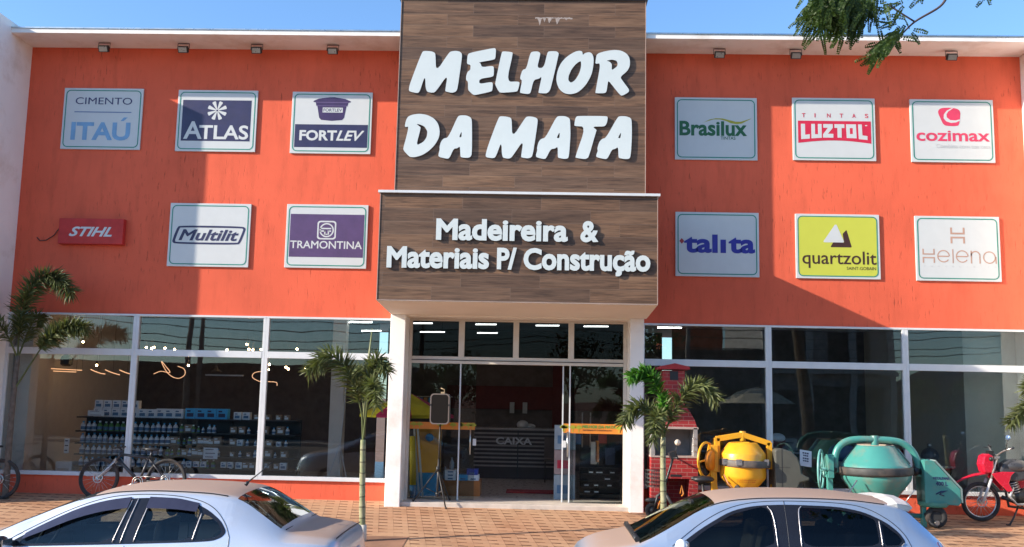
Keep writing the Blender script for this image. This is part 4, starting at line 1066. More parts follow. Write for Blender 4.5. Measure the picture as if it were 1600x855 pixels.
m = MB(); m.obox(T(.38, 0, 1.30), (.02,0,0), (0,.17,0), (0,0,.012)); m.build('brake_light', M_TAIL, car)
# ================================================================== PLANTS
M_PALM = leafmat('palm_leaf', (.105, .122, .045), .18)
M_PALMG = leafmat('palm_leaf_fresh', (.06, .18, .02), .25)
def stem_mat():
    m, t, p = newmat('palm_trunk'); setp(p, rough=.8, spec=.2)
    v = _coord(t); n1 = _noise(t, v, 7, 4)
    wv = _n(t, 'ShaderNodeTexWave', bands_direction='Z'); wv.inputs['Scale'].default_value = 2.1; wv.inputs['Distortion'].default_value = 2.2; wv.inputs['Detail Scale'].default_value = 1.6
    t.links.new(v, wv.inputs['Vector'])
    col = _mix(t, _ramp(t, n1, .35, .7), (.33, .31, .19), (.20, .22, .11))
    col = _mix(t, _math(t, 'MULTIPLY', _ramp(t, wv.outputs[1], .93, .99), .7), col, (.055, .042, .028))
    col = _mix(t, _math(t, 'MULTIPLY', _ramp(t, _noise(t, v, 22, 4), .58, .72), .5), col, (.11, .08, .05))
    t.links.new(col, p.inputs['Base Color']); t.links.new(_bump(t, wv.outputs[1], .4, .01), p.inputs['Normal']); return m
M_STEM = stem_mat()
def bez(P, n):
    """smooth curve through points"""
    out = []
    P = [Vector(p) for p in P]; Q = [2*P[0]-P[1]]+P+[2*P[-1]-P[-2]]
    for i in range(1, len(Q)-2):
        for k in range(n):
            t = k/n; a, b, c, d = Q[i-1], Q[i], Q[i+1], Q[i+2]
            out.append(.5*((2*b)+(c-a)*t+(2*a-5*b+4*c-d)*t*t+(3*b-a-3*c+d)*t**3))
    return out+[P[-1]]
def frond(pts, leaf, seed, bare=.16, dens=1.0, m=None, parent=None, wd=.0105):
    rd = random.Random(seed); C = bez(pts, 10); n = len(C); leaf *= .86
    mb = MB(); mb.tube(C, [.016*(1-.75*i/(n-1)) for i in range(n)], 6)
    L = sum((C[i+1]-C[i]).length for i in range(n-1)); N = int(L*215*dens)
    for k in range(N):
        t = bare+(1-bare)*(k+rd.random())/N; f = t*(n-1); i = min(int(f), n-2); p = C[i].lerp(C[i+1], f-i)
        tg = (C[i+1]-C[i]).normalized(); u = tg.orthogonal().normalized(); q = tg.cross(u)
        a = rd.uniform(0, 2*PI); side = (math.cos(a)*u+math.sin(a)*q)
        op = rd.uniform(.75, 1.2); d = (tg*math.cos(op)+side*math.sin(op)).normalized()
        l = leaf*rd.uniform(.75, 1.1)*(1.0-.35*max(0, t-.6)/.4)*(.7+.3*min(1, (t-bare)/.15))
        wv = d.cross(Vector((rd.gauss(0,1), rd.gauss(0,1), rd.gauss(0,1)))).normalized()*wd*rd.uniform(.8, 1.3)
        m1 = p+d*l*.45; tip = p+d*l+Vector((0,0,-l*rd.uniform(.05,.3)))
        mb.add([p-wv*.35, p+wv*.35, m1+wv, m1-wv, tip], [(0,1,2,3), (3,2,4)], 0, False)
    return mb.build('frond', m or M_PALM, parent)
def palm_trunk(pts, r0, r1, parent, m_=None):
    C = bez(pts, 10); n = len(C); m = MB(); rr = []
    for i in range(n):
        t = i/(n-1); rr.append((r0+(r1-r0)*t)*(1.25 if i == 0 else 1)*(1.07 if i % 3 == 0 else 1))
    m.tube(C, rr, 12); m.build('trunk', m_ or M_STEM, parent)
b0 = gz(-2.86)
p = thing('foxtail_palm', 'young palm with green plumed fronds on the paving in front of the left window', 'palm', (-2.33, -2.86, b0), 'young palms along the shop front')
palm_trunk([(-2.33,-2.86,b0-.05), (-2.36,-2.86,.5), (-2.375,-2.86,1.12)], .044, .036, p)
m = MB(); m.tube([(-2.33,-2.86,b0-.03), (-2.33,-2.86,b0+.22)], [.056,.048], 12); m.build('trunk_guard', mat('lime_wash', (.55,.50,.42), .9, var=.2), p)
c = (-2.375,-2.86,1.10)
frond([c, (-2.42,-2.9,1.55), (-2.62,-2.95,2.05), (-2.88,-3.0,2.25), (-3.12,-3.05,2.02)], .34, 1, .28, 1.25, None, p)
frond([c, (-2.36,-2.86,1.6), (-2.30,-2.9,2.0), (-2.20,-2.95,2.2), (-2.06,-3.0,2.05)], .30, 2, .28, 1.25, None, p)
frond([c, (-2.40,-2.75,1.5), (-2.5,-2.55,1.9), (-2.55,-2.3,2.05), (-2.6,-2.0,1.9)], .30, 3, .35, 1, None, p)
frond([c, (-2.33,-2.95,1.5), (-2.27,-3.1,1.8), (-2.18,-3.3,1.85), (-2.1,-3.5,1.6)], .28, 4, .35, 1, None, p)
m = MB(); m.tube([(-2.37,-2.86,1.15), (-2.36,-2.86,1.7), (-2.34,-2.86,2.2), (-2.31,-2.86,2.64)], [.022,.022,.02,.006], 7); m.build('spear_leaf', mat('spear_olive', (.22,.22,.09), .5), p)
Z2 = lambda P: [(x*.8825, -2.86+(y+1.05), 1.73+(z-1.73)*.8825) for x, y, z in P]
b1 = gz(-2.86)
p = thing('foxtail_palm', 'young palm with broad drooping fronds in front of the brick barbecue', 'palm', (1.72, -2.86, b1), 'young palms along the shop front')
palm_trunk([(1.72,-2.86,b1-.05)]+Z2([(1.93,-1.05,.5), (1.93,-1.05,1.18)]), .043, .034, p)
c = (1.93,-1.05,1.15)
frond(Z2([c, (1.93,-1.1,1.55), (1.80,-1.15,1.98), (1.62,-1.15,2.15), (1.40,-1.2,2.08)]), .25, 11, .25, 1.4, M_PALMG, p, .0125)
frond(Z2([c, (2.03,-1.1,1.45), (2.22,-1.15,1.80), (2.46,-1.2,1.98), (2.72,-1.25,1.76)]), .29, 12, .2, 1.35, None, p, .0125)
frond(Z2([c, (1.83,-1.15,1.42), (1.62,-1.25,1.62), (1.42,-1.3,1.58), (1.28,-1.35,1.36)]), .27, 13, .2, 1.3, None, p, .0125)
frond(Z2([c, (1.88,-1.25,1.35), (1.80,-1.45,1.5), (1.72,-1.65,1.42), (1.68,-1.8,1.15)]), .25, 14, .2, 1.1, None, p, .0125)
frond(Z2([c, (1.98,-.9,1.5), (2.02,-.7,1.75), (2.05,-.5,1.7)]), .25, 16, .25, 1, None, p)
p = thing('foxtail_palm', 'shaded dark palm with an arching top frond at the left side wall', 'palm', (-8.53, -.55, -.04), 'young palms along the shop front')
palm_trunk([(-8.53,-.55,-.09), (-8.54,-.55,1.2), (-8.52,-.55,2.25)], .052, .036, p, mat('shaded_trunk', (.12,.095,.075), .9, var=.4, vs=14, bump=.4))  # trunk colour darker than the other palms: side wall's shade put into it
c = (-8.52,-.55,2.2)
frond([c, (-8.5,-.6,2.75), (-8.36,-.65,3.3), (-8.05,-.65,3.56), (-7.64,-.7,3.30)], .40, 21, .15, 1.9, None, p, .011)
frond([(-8.53,-.55,1.7), (-8.25,-.6,2.15), (-8.0,-.65,2.5), (-7.7,-.65,2.72), (-7.36,-.7,2.72)], .36, 22, .38, 1.7, None, p, .011)
frond([c, (-8.60,-.7,2.5), (-8.72,-.85,2.75), (-8.8,-1.0,2.7), (-8.8,-1.1,2.4)], .32, 23, .2, 1, None, p)
frond([c, (-8.45,-.45,2.6), (-8.38,-.35,2.9), (-8.3,-.3,2.85)], .32, 24, .2, 1, None, p)
p = thing('foxtail_palm', 'palm at the right edge of the forecourt, only its frond tips in view', 'palm', (7.55, -2.0, -.16), 'young palms along the shop front')
palm_trunk([(7.55,-2,-.21), (7.54,-2,.6), (7.5,-2,1.2)], .055, .045, p)
c = (7.5,-2,1.18)
frond([c, (7.4,-2,1.6), (7.15,-2,1.78), (6.92,-2,1.66), (6.74,-2,1.5)], .30, 31, .25, 1.3, None, p)
frond([c, (7.45,-2.05,1.7), (7.3,-2.1,2.05), (7.1,-2.1,2.1), (6.95,-2.1,1.98)], .30, 32, .25, 1.3, None, p)
frond([c, (7.6,-2,1.7), (7.8,-2,2.1), (8.1,-2,2.0)], .3, 33, .25, 1, None, p)

# the street tree on the right whose branch hangs into the picture
tr = thing('street_tree', 'feathery leaved tree whose branch hangs in front of the roof edge, top right', 'tree', (6.6, -7.6, -.6))
m = MB()
m.tube(bez([(6.6,-7.6,-.7), (6.55,-7.6,1.2), (6.4,-7.65,2.9), (6.2,-7.7,4.2)], 6), [.17-.004*i for i in range(19)], 10)
for P, r in (([(6.2,-7.7,4.2),(5.4,-7.8,5.6),(4.4,-7.9,6.2),(3.75,-8,5.85),(3.52,-8,5.30)], .075), ([(6.2,-7.7,4.2),(5.6,-7.6,6.1),(4.4,-7.8,6.9),(3.2,-8,6.5),(2.6,-8,5.75)], .08), ([(6.3,-7.7,3.9),(7.4,-7.5,5.2),(8.6,-7.3,6)], .08), ([(6.2,-7.7,4.2),(6.5,-7.2,5.8),(6.7,-6.9,7)], .08), ([(6.25,-7.7,4.1),(6.6,-8.5,5.4),(7,-9.2,6.2)], .07)):
    C = bez(P, 8); m.tube(C, [max(.012, r*(1-.85*i/(len(C)-1))) for i in range(len(C))], 7)
m.build('trunk', M_BARK, tr)
m = MB(); C = bez([(3.52,-8,5.30), (3.44,-8,5.18), (3.22,-8,5.04), (3.08,-8,4.90), (2.96,-8,4.78)], 6)
m.tube(C, [.013-.007*i/(len(C)-1) for i in range(len(C))], 6)
for P in ([(2.6,-8,5.75),(2.55,-8,5.45),(2.45,-8,5.2)], [(2.7,-8,5.9),(2.75,-8,5.4),(2.72,-8,5.15)], [(3.22,-8,5.04),(3.08,-8.02,5.12),(3.0,-8.02,5.18)]):
    C = bez(P, 5); m.tube(C, [.008]*len(C), 5)
m.build('twig', mat('twig', (.07,.05,.05), .8), tr)
M_FEATH = leafmat('feather_leaf', (.040, .070, .014), .32)
def feather(mb, p, d, L, rd):
    """one compound leaf: pairs of small oval leaflets along a drooping stalk"""
    p = Vector(p); d = Vector(d).normalized(); n = int(L/.0165); cur = p.copy()
    sd = d.cross(Vector((rd.gauss(0,.4), -1+rd.gauss(0,.3), rd.gauss(0,.4)))).normalized()
    for k in range(n):
        d = (d+Vector((0,0,-.035))).normalized(); nx = cur+d*L/n
        t = k/n; l = .034*(1-.55*abs(t-.4)/.6)
        for s_ in (-1, 1):
            q = (sd*s_*.9+d*.55+Vector((0,0,-.25))).normalized(); wv = q.cross(Vector((rd.gauss(0,.5),-1,rd.gauss(0,.5)))).normalized()*.0105
            mb.add([cur, cur+q*l*.5+wv, cur+q*l, cur+q*l*.5-wv], [(0,1,2,3)])
        cur = nx
rd = random.Random(5); lf = MB()
def spray(c, n, r, L, ang=(200, 290)):
    for _ in range(n):
        p_ = Vector(c)+Vector((rd.gauss(0,r[0]), rd.gauss(0,.12), rd.gauss(0,r[1])))
        a = math.radians(rd.uniform(*ang)); feather(lf, p_, (math.cos(a), rd.gauss(0,.35), math.sin(a)), L*rd.uniform(.7,1.2), rd)
for k in range(9):                       # dense hanging cluster
    t = k/8; spray((2.42+.40*t, -8, 5.22+.03*math.sin(k)), 22, (.05,.07), .24, (205, 285))
spray((2.38,-8,5.15), 24, (.08,.05), .20, (195, 240)); spray((2.62,-8,5.05), 24, (.08,.05), .18, (225, 270)); spray((2.86,-8,5.18), 7, (.06,.06), .20, (250, 290))
for q in ((3.02,4.84),(2.96,4.80),(2.9,4.76),(3.05,4.9),(2.98,4.86)): spray((q[0],-8,q[1]), 9, (.025,.02), .17, (185, 250))
spray((3.1,-8,4.88), 5, (.03,.03), .14, (300, 350)); spray((3.06,-8,5.1), 7, (.05,.08), .16, (150, 250)); spray((3.15,-8,5.3), 9, (.10,.06), .18, (190, 300))
spray((3.92,-8,5.40), 4, (.10,.03), .16, (200, 320))
lf.build('hanging_leaves', M_FEATH, tr)
cr = MB(); rd = random.Random(9)
for q in [(rd.gauss(6.4,1.5), rd.gauss(-7.4,1.1), rd.gauss(6.8,.7)) for _ in range(26)]:
    for _ in range(70):
        p_ = Vector(q)+Vector((rd.gauss(0,.4), rd.gauss(0,.4), rd.gauss(0,.28))); d = Vector((rd.gauss(0,1), rd.gauss(0,1), rd.gauss(-.3,.6))).normalized(); o_ = d.orthogonal().normalized()*.035
        if p_.x < 4.4: continue
        cr.add([p_, p_+d*.14+o_, p_+d*.28, p_+d*.14-o_], [(0,1,2,3)])
cr.build('crown', M_FEATH, tr)

# ================================================================== THINGS ON THE FORECOURT
def wheel_parts(root, c, R, tyre, ax=(0,1,0), spokes=20, rim=M_DARK, tyre_m=M_RUBBER, disc=True, disc_m=M_STEEL, name='wheel'):
    c = Vector(c); m = MB(); m.torus(c, ax, R-tyre, tyre, 44, 10); wo = m.build(name, tyre_m, root)
    m = MB(); m.torus(c, ax, R-2.1*tyre, .011, 44, 8); m.build('rim', rim, wo)
    m = MB(); a = Vector(ax).normalized(); u = a.orthogonal().normalized(); q = a.cross(u)
    m.cyl(c-a*.05, c+a*.05, .022, 10)
    for k in range(spokes):
        t = 2*PI*k/spokes; e = c+(R-2.1*tyre)*(math.cos(t)*u+math.sin(t)*q); t2 = t+.5*(-1)**k
        m.cyl(c+a*.035*(-1)**k+.02*(math.cos(t2)*u+math.sin(t2)*q), e, .0025, 4)
    m.build('spokes', M_STEEL, wo)
    if disc:
        m = MB(); m.torus(c-a*.045, ax, .075, .008, 28, 6); m.torus(c-a*.045, ax, .035, .006, 20, 6)
        for k in range(6): t = 2*PI*k/6; m.cyl(c-a*.045+.03*(math.cos(t)*u+math.sin(t)*q), c-a*.045+.075*(math.cos(t+.4)*u+math.sin(t+.4)*q), .005, 5)
        m.build('brake_disc', disc_m, wo)
    return wo
M_BIKE = mat('bike_grey', (.05,.05,.055), .4, metal=.3); M_FORK = mat('fork_silver', (.45,.42,.40), .3, metal=.7)
M_TAN = mat('tan_sidewall', (.20,.15,.11), .8)
def bicycle(label, fx, rx, y, z0, R, lean, pts=None):
    b = thing('bicycle', label, 'bicycle', ((fx+rx)/2, y, z0), 'bicycles against the shop front')
    d = rx-fx; fz = z0+R
    L = lambda x, z, dy=0.: (x, y+dy+(z-z0)*lean, z)
    ax = (0, 1, -lean)
    wheel_parts(b, L(fx, fz), R, .026, ax); wheel_parts(b, L(rx, fz), R, .026, ax)
    hx, hz = fx+.34*d, z0+R+.47; ht = (fx+.27*d, z0+R+.36); bbx, bbz = fx+.60*d, z0+R-.04; sx, sz = rx-.28*d, z0+R+.36
    m = MB(); m.tube([L(fx+.24*d, z0+R+.28), L(fx+.285*d, z0+R+.42)], .024, 8)
    m.tube([L(fx+.255*d, z0+R+.30), L(bbx, bbz)], .030, 8); m.tube([L(fx+.275*d, z0+R+.39), L(sx, sz-.03)], .022, 8)
    m.tube([L(bbx, bbz), L(sx-.01, sz)], .020, 8)
    for s_ in (-.045, .045):
        m.tube([L(bbx, bbz, s_*.6), L(rx, fz, s_)], .011, 6); m.tube([L(sx, sz-.04, s_*.4), L(rx, fz, s_)], .010, 6)
    m.build('frame', M_BIKE, b)
    m = MB()
    for s_ in (-.05, .05): m.tube([L(fx+.235*d, z0+R+.30, s_), L(fx+.02*d, fz+.03, s_), L(fx, fz, s_)], [.019,.017,.014], 8)
    m.obox(L(fx+.23*d, z0+R+.30), (.02,0,.01), (0,.07,0), (0,0,.02)); m.build('fork', M_FORK, b)
    m = MB(); h = L(fx+.29*d, z0+R+.45); m.tube([h, L(fx+.25*d, z0+R+.49)], .016, 8)
    hx = fx+.245*d; m.tube([L(hx+.06, z0+R+.50, -.34), L(hx, z0+R+.50, -.1), L(hx, z0+R+.50, .1), L(hx+.06, z0+R+.50, .34)], .013, 8)
    for s_ in (-.30, .30): m.tube([L(hx+.05, z0+R+.50, s_*.9), L(hx+.06, z0+R+.50, s_*1.14)], .018, 8)
    m.build('handlebar', M_BLACK, b)
    m = MB(); m.tube([L(sx, sz-.04), L(sx+.02, sz+.10)], .014, 8); m.build('seat_post', M_BIKE, b)
    m = MB(); m.ball(L(sx+.02, sz+.12), .13, 14, 8, 0, (1.0,.42,.22)); m.ball(L(sx-.09, sz+.125), .07, 10, 6, 0, (1.2,.35,.3)); m.build('saddle', M_BLACK, b)
    m = MB(); c = Vector(L(bbx, bbz, -.06)); m.torus(c, ax, .085, .008, 26, 6); m.torus(c, ax, .05, .006, 20, 6)
    m.tube([c, c+Vector((-.15,-.03,-.06))], .011, 6); m.tube([c+Vector((0,.12,0)), c+Vector((.15,.14,.06))], .011, 6)
    m.obox(c+Vector((-.16,-.07,-.065)), (.045,0,0), (0,.04,0), (0,0,.012)); m.obox(c+Vector((.16,.18,.065)), (.045,0,0), (0,.04,0), (0,0,.012)); m.build('crank', M_FORK, b)
    m = MB(); m.tube([L(bbx, bbz+.085, -.06), L(rx, fz+.045, -.06)], .005, 4); m.tube([L(bbx, bbz-.085, -.06), L(rx+.0, fz-.05, -.06)], .005, 4); m.torus(L(rx, fz, -.055), ax, .05, .010, 20, 6); m.build('chain', M_FORK, b)
    return b
bicycle('grey mountain bicycle leaning on the orange plinth in front of the window, rear half sunlit', -7.15, -6.04, -.32, gz(-.32)-.02, .335, .13)
bicycle('bicycle cut off by the left edge of the photo, only its front wheel in view', -8.62, -9.72, -.60, gz(-.6)-.02, .33, .05)

# loudspeaker on its tripod
t_ = thing('speaker_stand', 'black tripod stand under the loudspeaker by the door', 'speaker stand', (-1.6, -.30, 0))
m = MB(); m.cyl((-1.60,-.30,.12), (-1.59,-.30,.72), .018, 10); m.cyl((-1.59,-.30,.70), (-1.585,-.30,1.29), .013, 10); m.build('pole', M_DARK, t_)
m = MB(); m.cyl((-1.6,-.3,.52), (-1.6,-.3,.60), .03, 12); m.cyl((-1.6,-.3,.14), (-1.6,-.3,.19), .028, 12); m.build('collar', M_BLACK, t_)
for e in ((-1.985,-.32), (-1.43,-.55), (-1.42,-.02)):
    m = MB(); f_ = Vector((e[0], e[1], gz(e[1]) if e[1] < -.4 else .04 if e[1] > -.4 else 0)); a = Vector((-1.6,-.3,.56)); k = a.lerp(f_, .55)
    m.tube([a, f_], .012, 8); m.tube([Vector((-1.6,-.3,.165)), k], .007, 6); lg = m.build('leg', M_DARK, t_)
    m = MB(); m.cyl(f_+Vector((0,0,-.0)), f_+Vector((0,0,.03)), .017, 8); m.build('rubber_foot', M_RUBBER, lg)
t_ = thing('loudspeaker', 'black loudspeaker with a pale edge on the tripod stand left of the door', 'loudspeaker', (-1.585, -.28, 1.28))
def rot_rect(hw, hz, r): return [(x-1.588, z+1.525) for x, z in rrect(-hw, hw, -hz, hz, r)]
m = MB(); m.prism(rot_rect(.155, .245, .06), -.42, -.15); m.build('cabinet', mat('speaker_shell', (.05,.048,.046), .55, var=.1), t_, bevel=.02)
m = MB(); solid(m, [rot_rect(.157,.247,.06), rev(rot_rect(.138,.228,.05))], -.425, .02); m.build('bezel', mat('speaker_edge', (.16,.13,.115), .6, spec=.3), t_)
m = MB(); solid(m, [rot_rect(.136,.226,.05)], -.4225, .002); m.build('grille', mat('speaker_grille', (.014,.012,.011), .9, var=.3, vs=300, spec=.12), t_)
for s_ in (-1, 1):
    m = MB(); m.box(-1.588+s_*.150-.012, -1.588+s_*.150+.012, -.43, -.40, 1.575, 1.60); m.build('clip', M_BLACK, t_)
m = MB(); m.box(-1.585, -1.525, -.34, -.28, 1.772, 1.80); m.tube([(-1.53,-.31,1.775), (-1.53,-.31,1.84), (-1.59,-.31,1.86)], .008, 6); m.build('handle', mat('handle_tan', (.40,.28,.16), .6), t_)

# brick barbecue in front of the right window
def brickmat(name, c1, c2, mortar, bw=.17, bh=.062):
    m, t, p = newmat(name); setp(p, rough=.6)
    c = _n(t, 'ShaderNodeTexCoord'); sp = _n(t, 'ShaderNodeSeparateXYZ'); t.links.new(c.outputs['Object'], sp.inputs[0])
    cb = _n(t, 'ShaderNodeCombineXYZ'); t.links.new(_math(t, 'ADD', sp.outputs[0], sp.outputs[1]), cb.inputs[0]); t.links.new(sp.outputs[2], cb.inputs[1])
    b = _n(t, 'ShaderNodeTexBrick'); b.inputs['Scale'].default_value = 1; b.inputs['Brick Width'].default_value = bw; b.inputs['Row Height'].default_value = bh; b.inputs['Mortar Size'].default_value = .0045
    for k, q in (('Color1', c1), ('Color2', c2), ('Mortar', mortar)): b.inputs[k].default_value = (*q, 1)
    t.links.new(cb.outputs[0], b.inputs['Vector']); t.links.new(b.outputs[0], p.inputs['Base Color'])
    t.links.new(_bump(t, _math(t, 'SUBTRACT', 1.0, b.outputs['Fac']), .5, .006), p.inputs['Normal']); return m
M_BRICK = brickmat('red_brick', (.34,.020,.020), (.25,.014,.016), (.32,.12,.10))
bq = thing('brick_barbecue', 'red brick barbecue with a tall chimney standing in front of the right window', 'barbecue', (2.17, -.4, 0))
x0, x1, y0, y1 = 1.80, 2.53, -.66, -.10
m = MB(); m.box(x0, x1, y0, y1, .52, .86); m.box(x0, x0+.13, y0, y1, -.06, .52); m.box(x1-.13, x1, y0, y1, -.06, .52); m.box(x0+.13, x1-.13, y1-.08, y1, -.06, .52); m.build('base', M_BRICK, bq)
m = MB(); m.box(x0, x0+.06, y0+.02, y1, .862, 1.31); m.box(x1-.06, x1, y0+.02, y1, .862, 1.31); m.box(x0+.06, x1-.06, y1-.06, y1, .862, 1.31); m.build('firebox', mat('firebox_concrete', (.26,.24,.23), .9, var=.15), bq)
m = MB(); m.box(x0-.01, x1+.01, y0-.01, y1+.005, .845, .868); m.build('counter_slab', mat('bbq_slab', (.40,.30,.26), .8), bq)
m = MB()
for k, z in enumerate((.95, 1.05, 1.15)): m.tube([(x1-.055,y0+.03,z), (x1-.055,y0-.03,z), (x1-.09,y0-.03,z)], .008, 5)
m.build('grill_rack', M_STEEL, bq)
hood = [(x0, 1.31), (x1, 1.31), (2.49, 1.44), (2.42, 1.56), (2.335, 1.66), (2.335, 2.21), (2.0, 2.21), (2.0, 1.66), (1.91, 1.56), (1.84, 1.44)]
m = MB(); m.prism(hood, y0+.05, y1-.03); m.build('chimney', M_BRICK, bq)
m = MB(); m.box(x0-.012, x1+.012, y0+.02, y1, 1.29, 1.325); m.build('hood_edge', mat('bbq_slab', (.40,.30,.26), .8), bq)
m = MB(); m.prism([(1.92, 2.23), (2.415, 2.23), (2.40, 2.275), (2.17, 2.325), (1.94, 2.275)], y0-.02, y1+.02); m.build('chimney_cap', mat('cap_red', (.36,.02,.022), .6), bq)
m = MB(); m.box(2.10, 2.23, y0+.044, y0+.05, 2.06, 2.20); m.build('smoke_hole', M_BLACK, bq)
m = MB(); m.box(x0+.30, x0+.47, y0-.004, y0+.01, .55, .585); m.build('ash_slot', M_BLACK, bq)

# electric scooter behind the second palm
sc_ = thing('electric_scooter', 'small black electric scooter with wire basket and round mirror behind the palm trunk', 'scooter', (2.2, -.95, gz(-.95)))
Y = -.92; zg = gz(Y)
for cx in (1.80, 2.72):
    m = MB(); m.torus((cx, Y, zg+.125), (0,1,0), .093, .034, 30, 10); wo = m.build('wheel', M_RUBBER, sc_)
    m = MB(); m.lathe([(.012,-.04),(.03,-.04),(.035,-.02),(.065,-.02),(.066,.02),(.035,.02),(.03,.04),(.012,.04)], (cx,Y,zg+.125), (0,1,0), 20); m.build('rim', M_DARK, wo)
m = MB(); m.tube([(1.80,Y-.05,zg+.125), (1.86,Y-.05,zg+.34), (1.95,Y,zg+.42), (2.06,Y,.70), (2.10,Y,.84)], .02, 8); m.tube([(1.80,Y+.05,zg+.125), (1.86,Y+.05,zg+.34), (1.95,Y,zg+.42)], .016, 8); m.build('fork', M_BLACK, sc_)
m = MB(); m.tube([(2.14,Y-.26,.87), (2.10,Y-.1,.86), (2.10,Y+.1,.86), (2.14,Y+.26,.87)], .014, 8); m.obox((2.10,Y-.02,.90), (.05,0,.02), (0,.09,0), (-.02,0,.05)); m.build('handlebar', M_BLACK, sc_)
m = MB(); m.tube([(2.12,Y-.2,.87), (2.12,Y-.22,1.0), (2.14,Y-.22,1.06)], .007, 6); mr = m.build('mirror_stem', M_BLACK, sc_)
m = MB(); m.lathe([(.001,-.008),(.045,-.006),(.048,.004),(.001,.008)], (2.145,Y-.22,1.10), (.3,-1,.1), 20); m.build('mirror', mat('mirror_face', (.75,.62,.48), .3), mr)
m = MB(); m.tube([(1.97,Y,zg+.42), (2.12,Y,zg+.16), (2.55,Y,zg+.16), (2.66,Y,zg+.35)], .03, 8); m.box(2.10, 2.56, Y-.10, Y+.10, zg+.14, zg+.21); m.tube([(2.58,Y,zg+.2), (2.56,Y,.47)], .02, 8); m.tube([(2.62,Y,zg+.33), (2.72,Y,zg+.125)], .016, 8); m.build('frame', M_DARK, sc_)
m = MB(); m.ball((2.57,Y,.54), .17, 16, 10, 0, (1.0,.62,.33)); m.ball((2.47,Y,.55), .09, 12, 8, 0, (1.1,.5,.4)); m.build('seat', M_BLACK, sc_)
m = MB(); m.tube([(1.86,Y-.07,zg+.16), (1.90,Y-.07,zg+.28)], .014, 8); m.tube([(2.20,Y-.11,zg+.40), (2.22,Y-.11,zg+.52), (2.25,Y-.11,zg+.40), (2.22,Y-.11,zg+.36)], .012, 6); m.build('orange_spring', mat('orange_part', (.62,.20,.02), .4), sc_)
m = MB()
for z in (.42,.48,.54,.60,.66): m.tube([(1.70,Y-.12,z), (1.97,Y-.12,z), (1.97,Y+.12,z), (1.70,Y+.12,z)], .006, 5, closed=True)
for q in range(6):
    x = 1.70+.054*q
    for s_ in (-.12,.12): m.cyl((x,Y+s_,.42), (x,Y+s_,.66), .004, 4)
    m.cyl((x,Y-.12,.42), (x,Y+.12,.42), .004, 4)
m.build('basket', M_DARK, sc_)
m = MB(); m.ball((1.80,Y,zg+.28), .12, 14, 8, 0, (1.1,.5,.35)); m.build('mudguard', M_BLACK, sc_)
# ------------------------------------------------------------------ the two cement mixers
def metal_paint(name, c, dirt): return mat(name, c, .35, var=.08, vs=3, coat=.25, dirt=dirt, dscale=4.5)
M_YEL = metal_paint('mixer_yellow', (.78,.37,.018), (.66,.27,.02)); M_TEAL = metal_paint('mixer_teal', (.060,.26,.225), (.17,.21,.165))
M_BAND = mat('mixer_band', (.075,.07,.068), .6, var=.2, dirt=(.2,.14,.10)); M_TBAND = mat('mixer_ring', (.035,.035,.033), .6, var=.3, dirt=(.09,.065,.05))
M_OLIVE = mat('motor_cover', (.075,.075,.062), .6, var=.08); M_CEM = mat('cement_dust', (.40,.32,.24), .9, var=.3)
Y = -.72; zg = gz(Y)
mx = thing('cement_mixer', 'yellow cement mixer with a grey drum band and an olive grey motor cover', 'cement mixer', (3.22, Y, zg))
cx = 3.22
m = MB(); m.lathe([(.01,.36),(.17,.36),(.20,.39),(.345,.56),(.355,.60),(.355,.775)], (cx,Y,0), n=40); m.lathe([(.355,.79),(.352,.93),(.345,.945),(.225,1.10),(.20,1.11),(.19,1.09)], (cx,Y,0), n=40)
dr = m.build('drum', M_YEL, mx)
m = MB(); m.lathe([(.356,.735),(.395,.74),(.40,.75),(.40,.83),(.395,.84),(.354,.845)], (cx,Y,0), (.03,0,1), n=40); m.build('drum_band', M_BAND, mx)
m = MB(); m.lathe([(.18,1.0),(.001,.99)], (cx,Y,0), n=30); m.build('drum_inside', M_CEM, dr)
for a in (250, 320, 215):
    q = math.radians(a); m = MB(); m.obox((cx+.40*math.cos(q), Y+.40*math.sin(q), .82), (.035*abs(math.sin(q))+.012,0,0), (0,.02,0), (0,0,.045)); m.build('band_clamp', M_FORK, mx)
# yoke over the drum
m = MB(); pts = [(cx-.40,.66),(cx-.40,1.155),(cx,1.225),(cx+.41,1.10),(cx+.41,.72)]
for i in range(4):
    a, b = Vector((pts[i][0],Y,pts[i][1])), Vector((pts[i+1][0],Y,pts[i+1][1])); d = (b-a); L = d.length; d.normalize(); nrm = d.cross(Vector((0,1,0)))
    m.obox((a+b)/2, d*(L/2+.015), (0,.045,0), nrm*.042)
m.build('yoke', M_YEL, mx, bevel=.006)
m = MB(); m.cyl((cx,Y,1.13), (cx,Y,1.28), .048, 14); m.build('yoke_hub', M_YEL, mx, bevel=.004)
m = MB(); m.obox((cx-.455,Y,.50), (.045,0,0), (0,.045,0), (0,0,.44)); m.prism([(cx-.50,zg),(cx-.28,zg),(cx-.40,.42),(cx-.41,.50),(cx-.50,.50)], Y-.035, Y+.035); m.obox((cx-.46,Y,.86), (.055,0,0), (0,.11,0), (0,0,.2)); m.build('stand', M_YEL, mx, bevel=.006)
m = MB(); m.cyl((cx-.30,Y,zg+.06), (cx+.62,Y,zg+.06), .03, 8); m.tube([(cx+.45,Y-.3,zg), (cx+.45,Y,.45), (cx+.45,Y+.3,zg)], .03, 8); m.build('base_frame', M_YEL, mx)
m = MB(); m.tube([(cx-.34,Y-.25,.62), (cx-.30,Y-.34,.50), (cx-.16,Y-.36,.36)], .012, 6); m.build('tilt_pedal', mat('copper_rod', (.42,.17,.07), .5), mx)
m = MB(); m.torus((cx-.16,Y-.36,.40), (1,.3,0), .055, .026, 20, 8); m.build('caster', M_RUBBER, mx)
wc = Vector((cx-.58,Y-.06,.83)); wa = (1,-.75,.0)
m = MB(); m.torus(wc, wa, .265, .020, 40, 8)
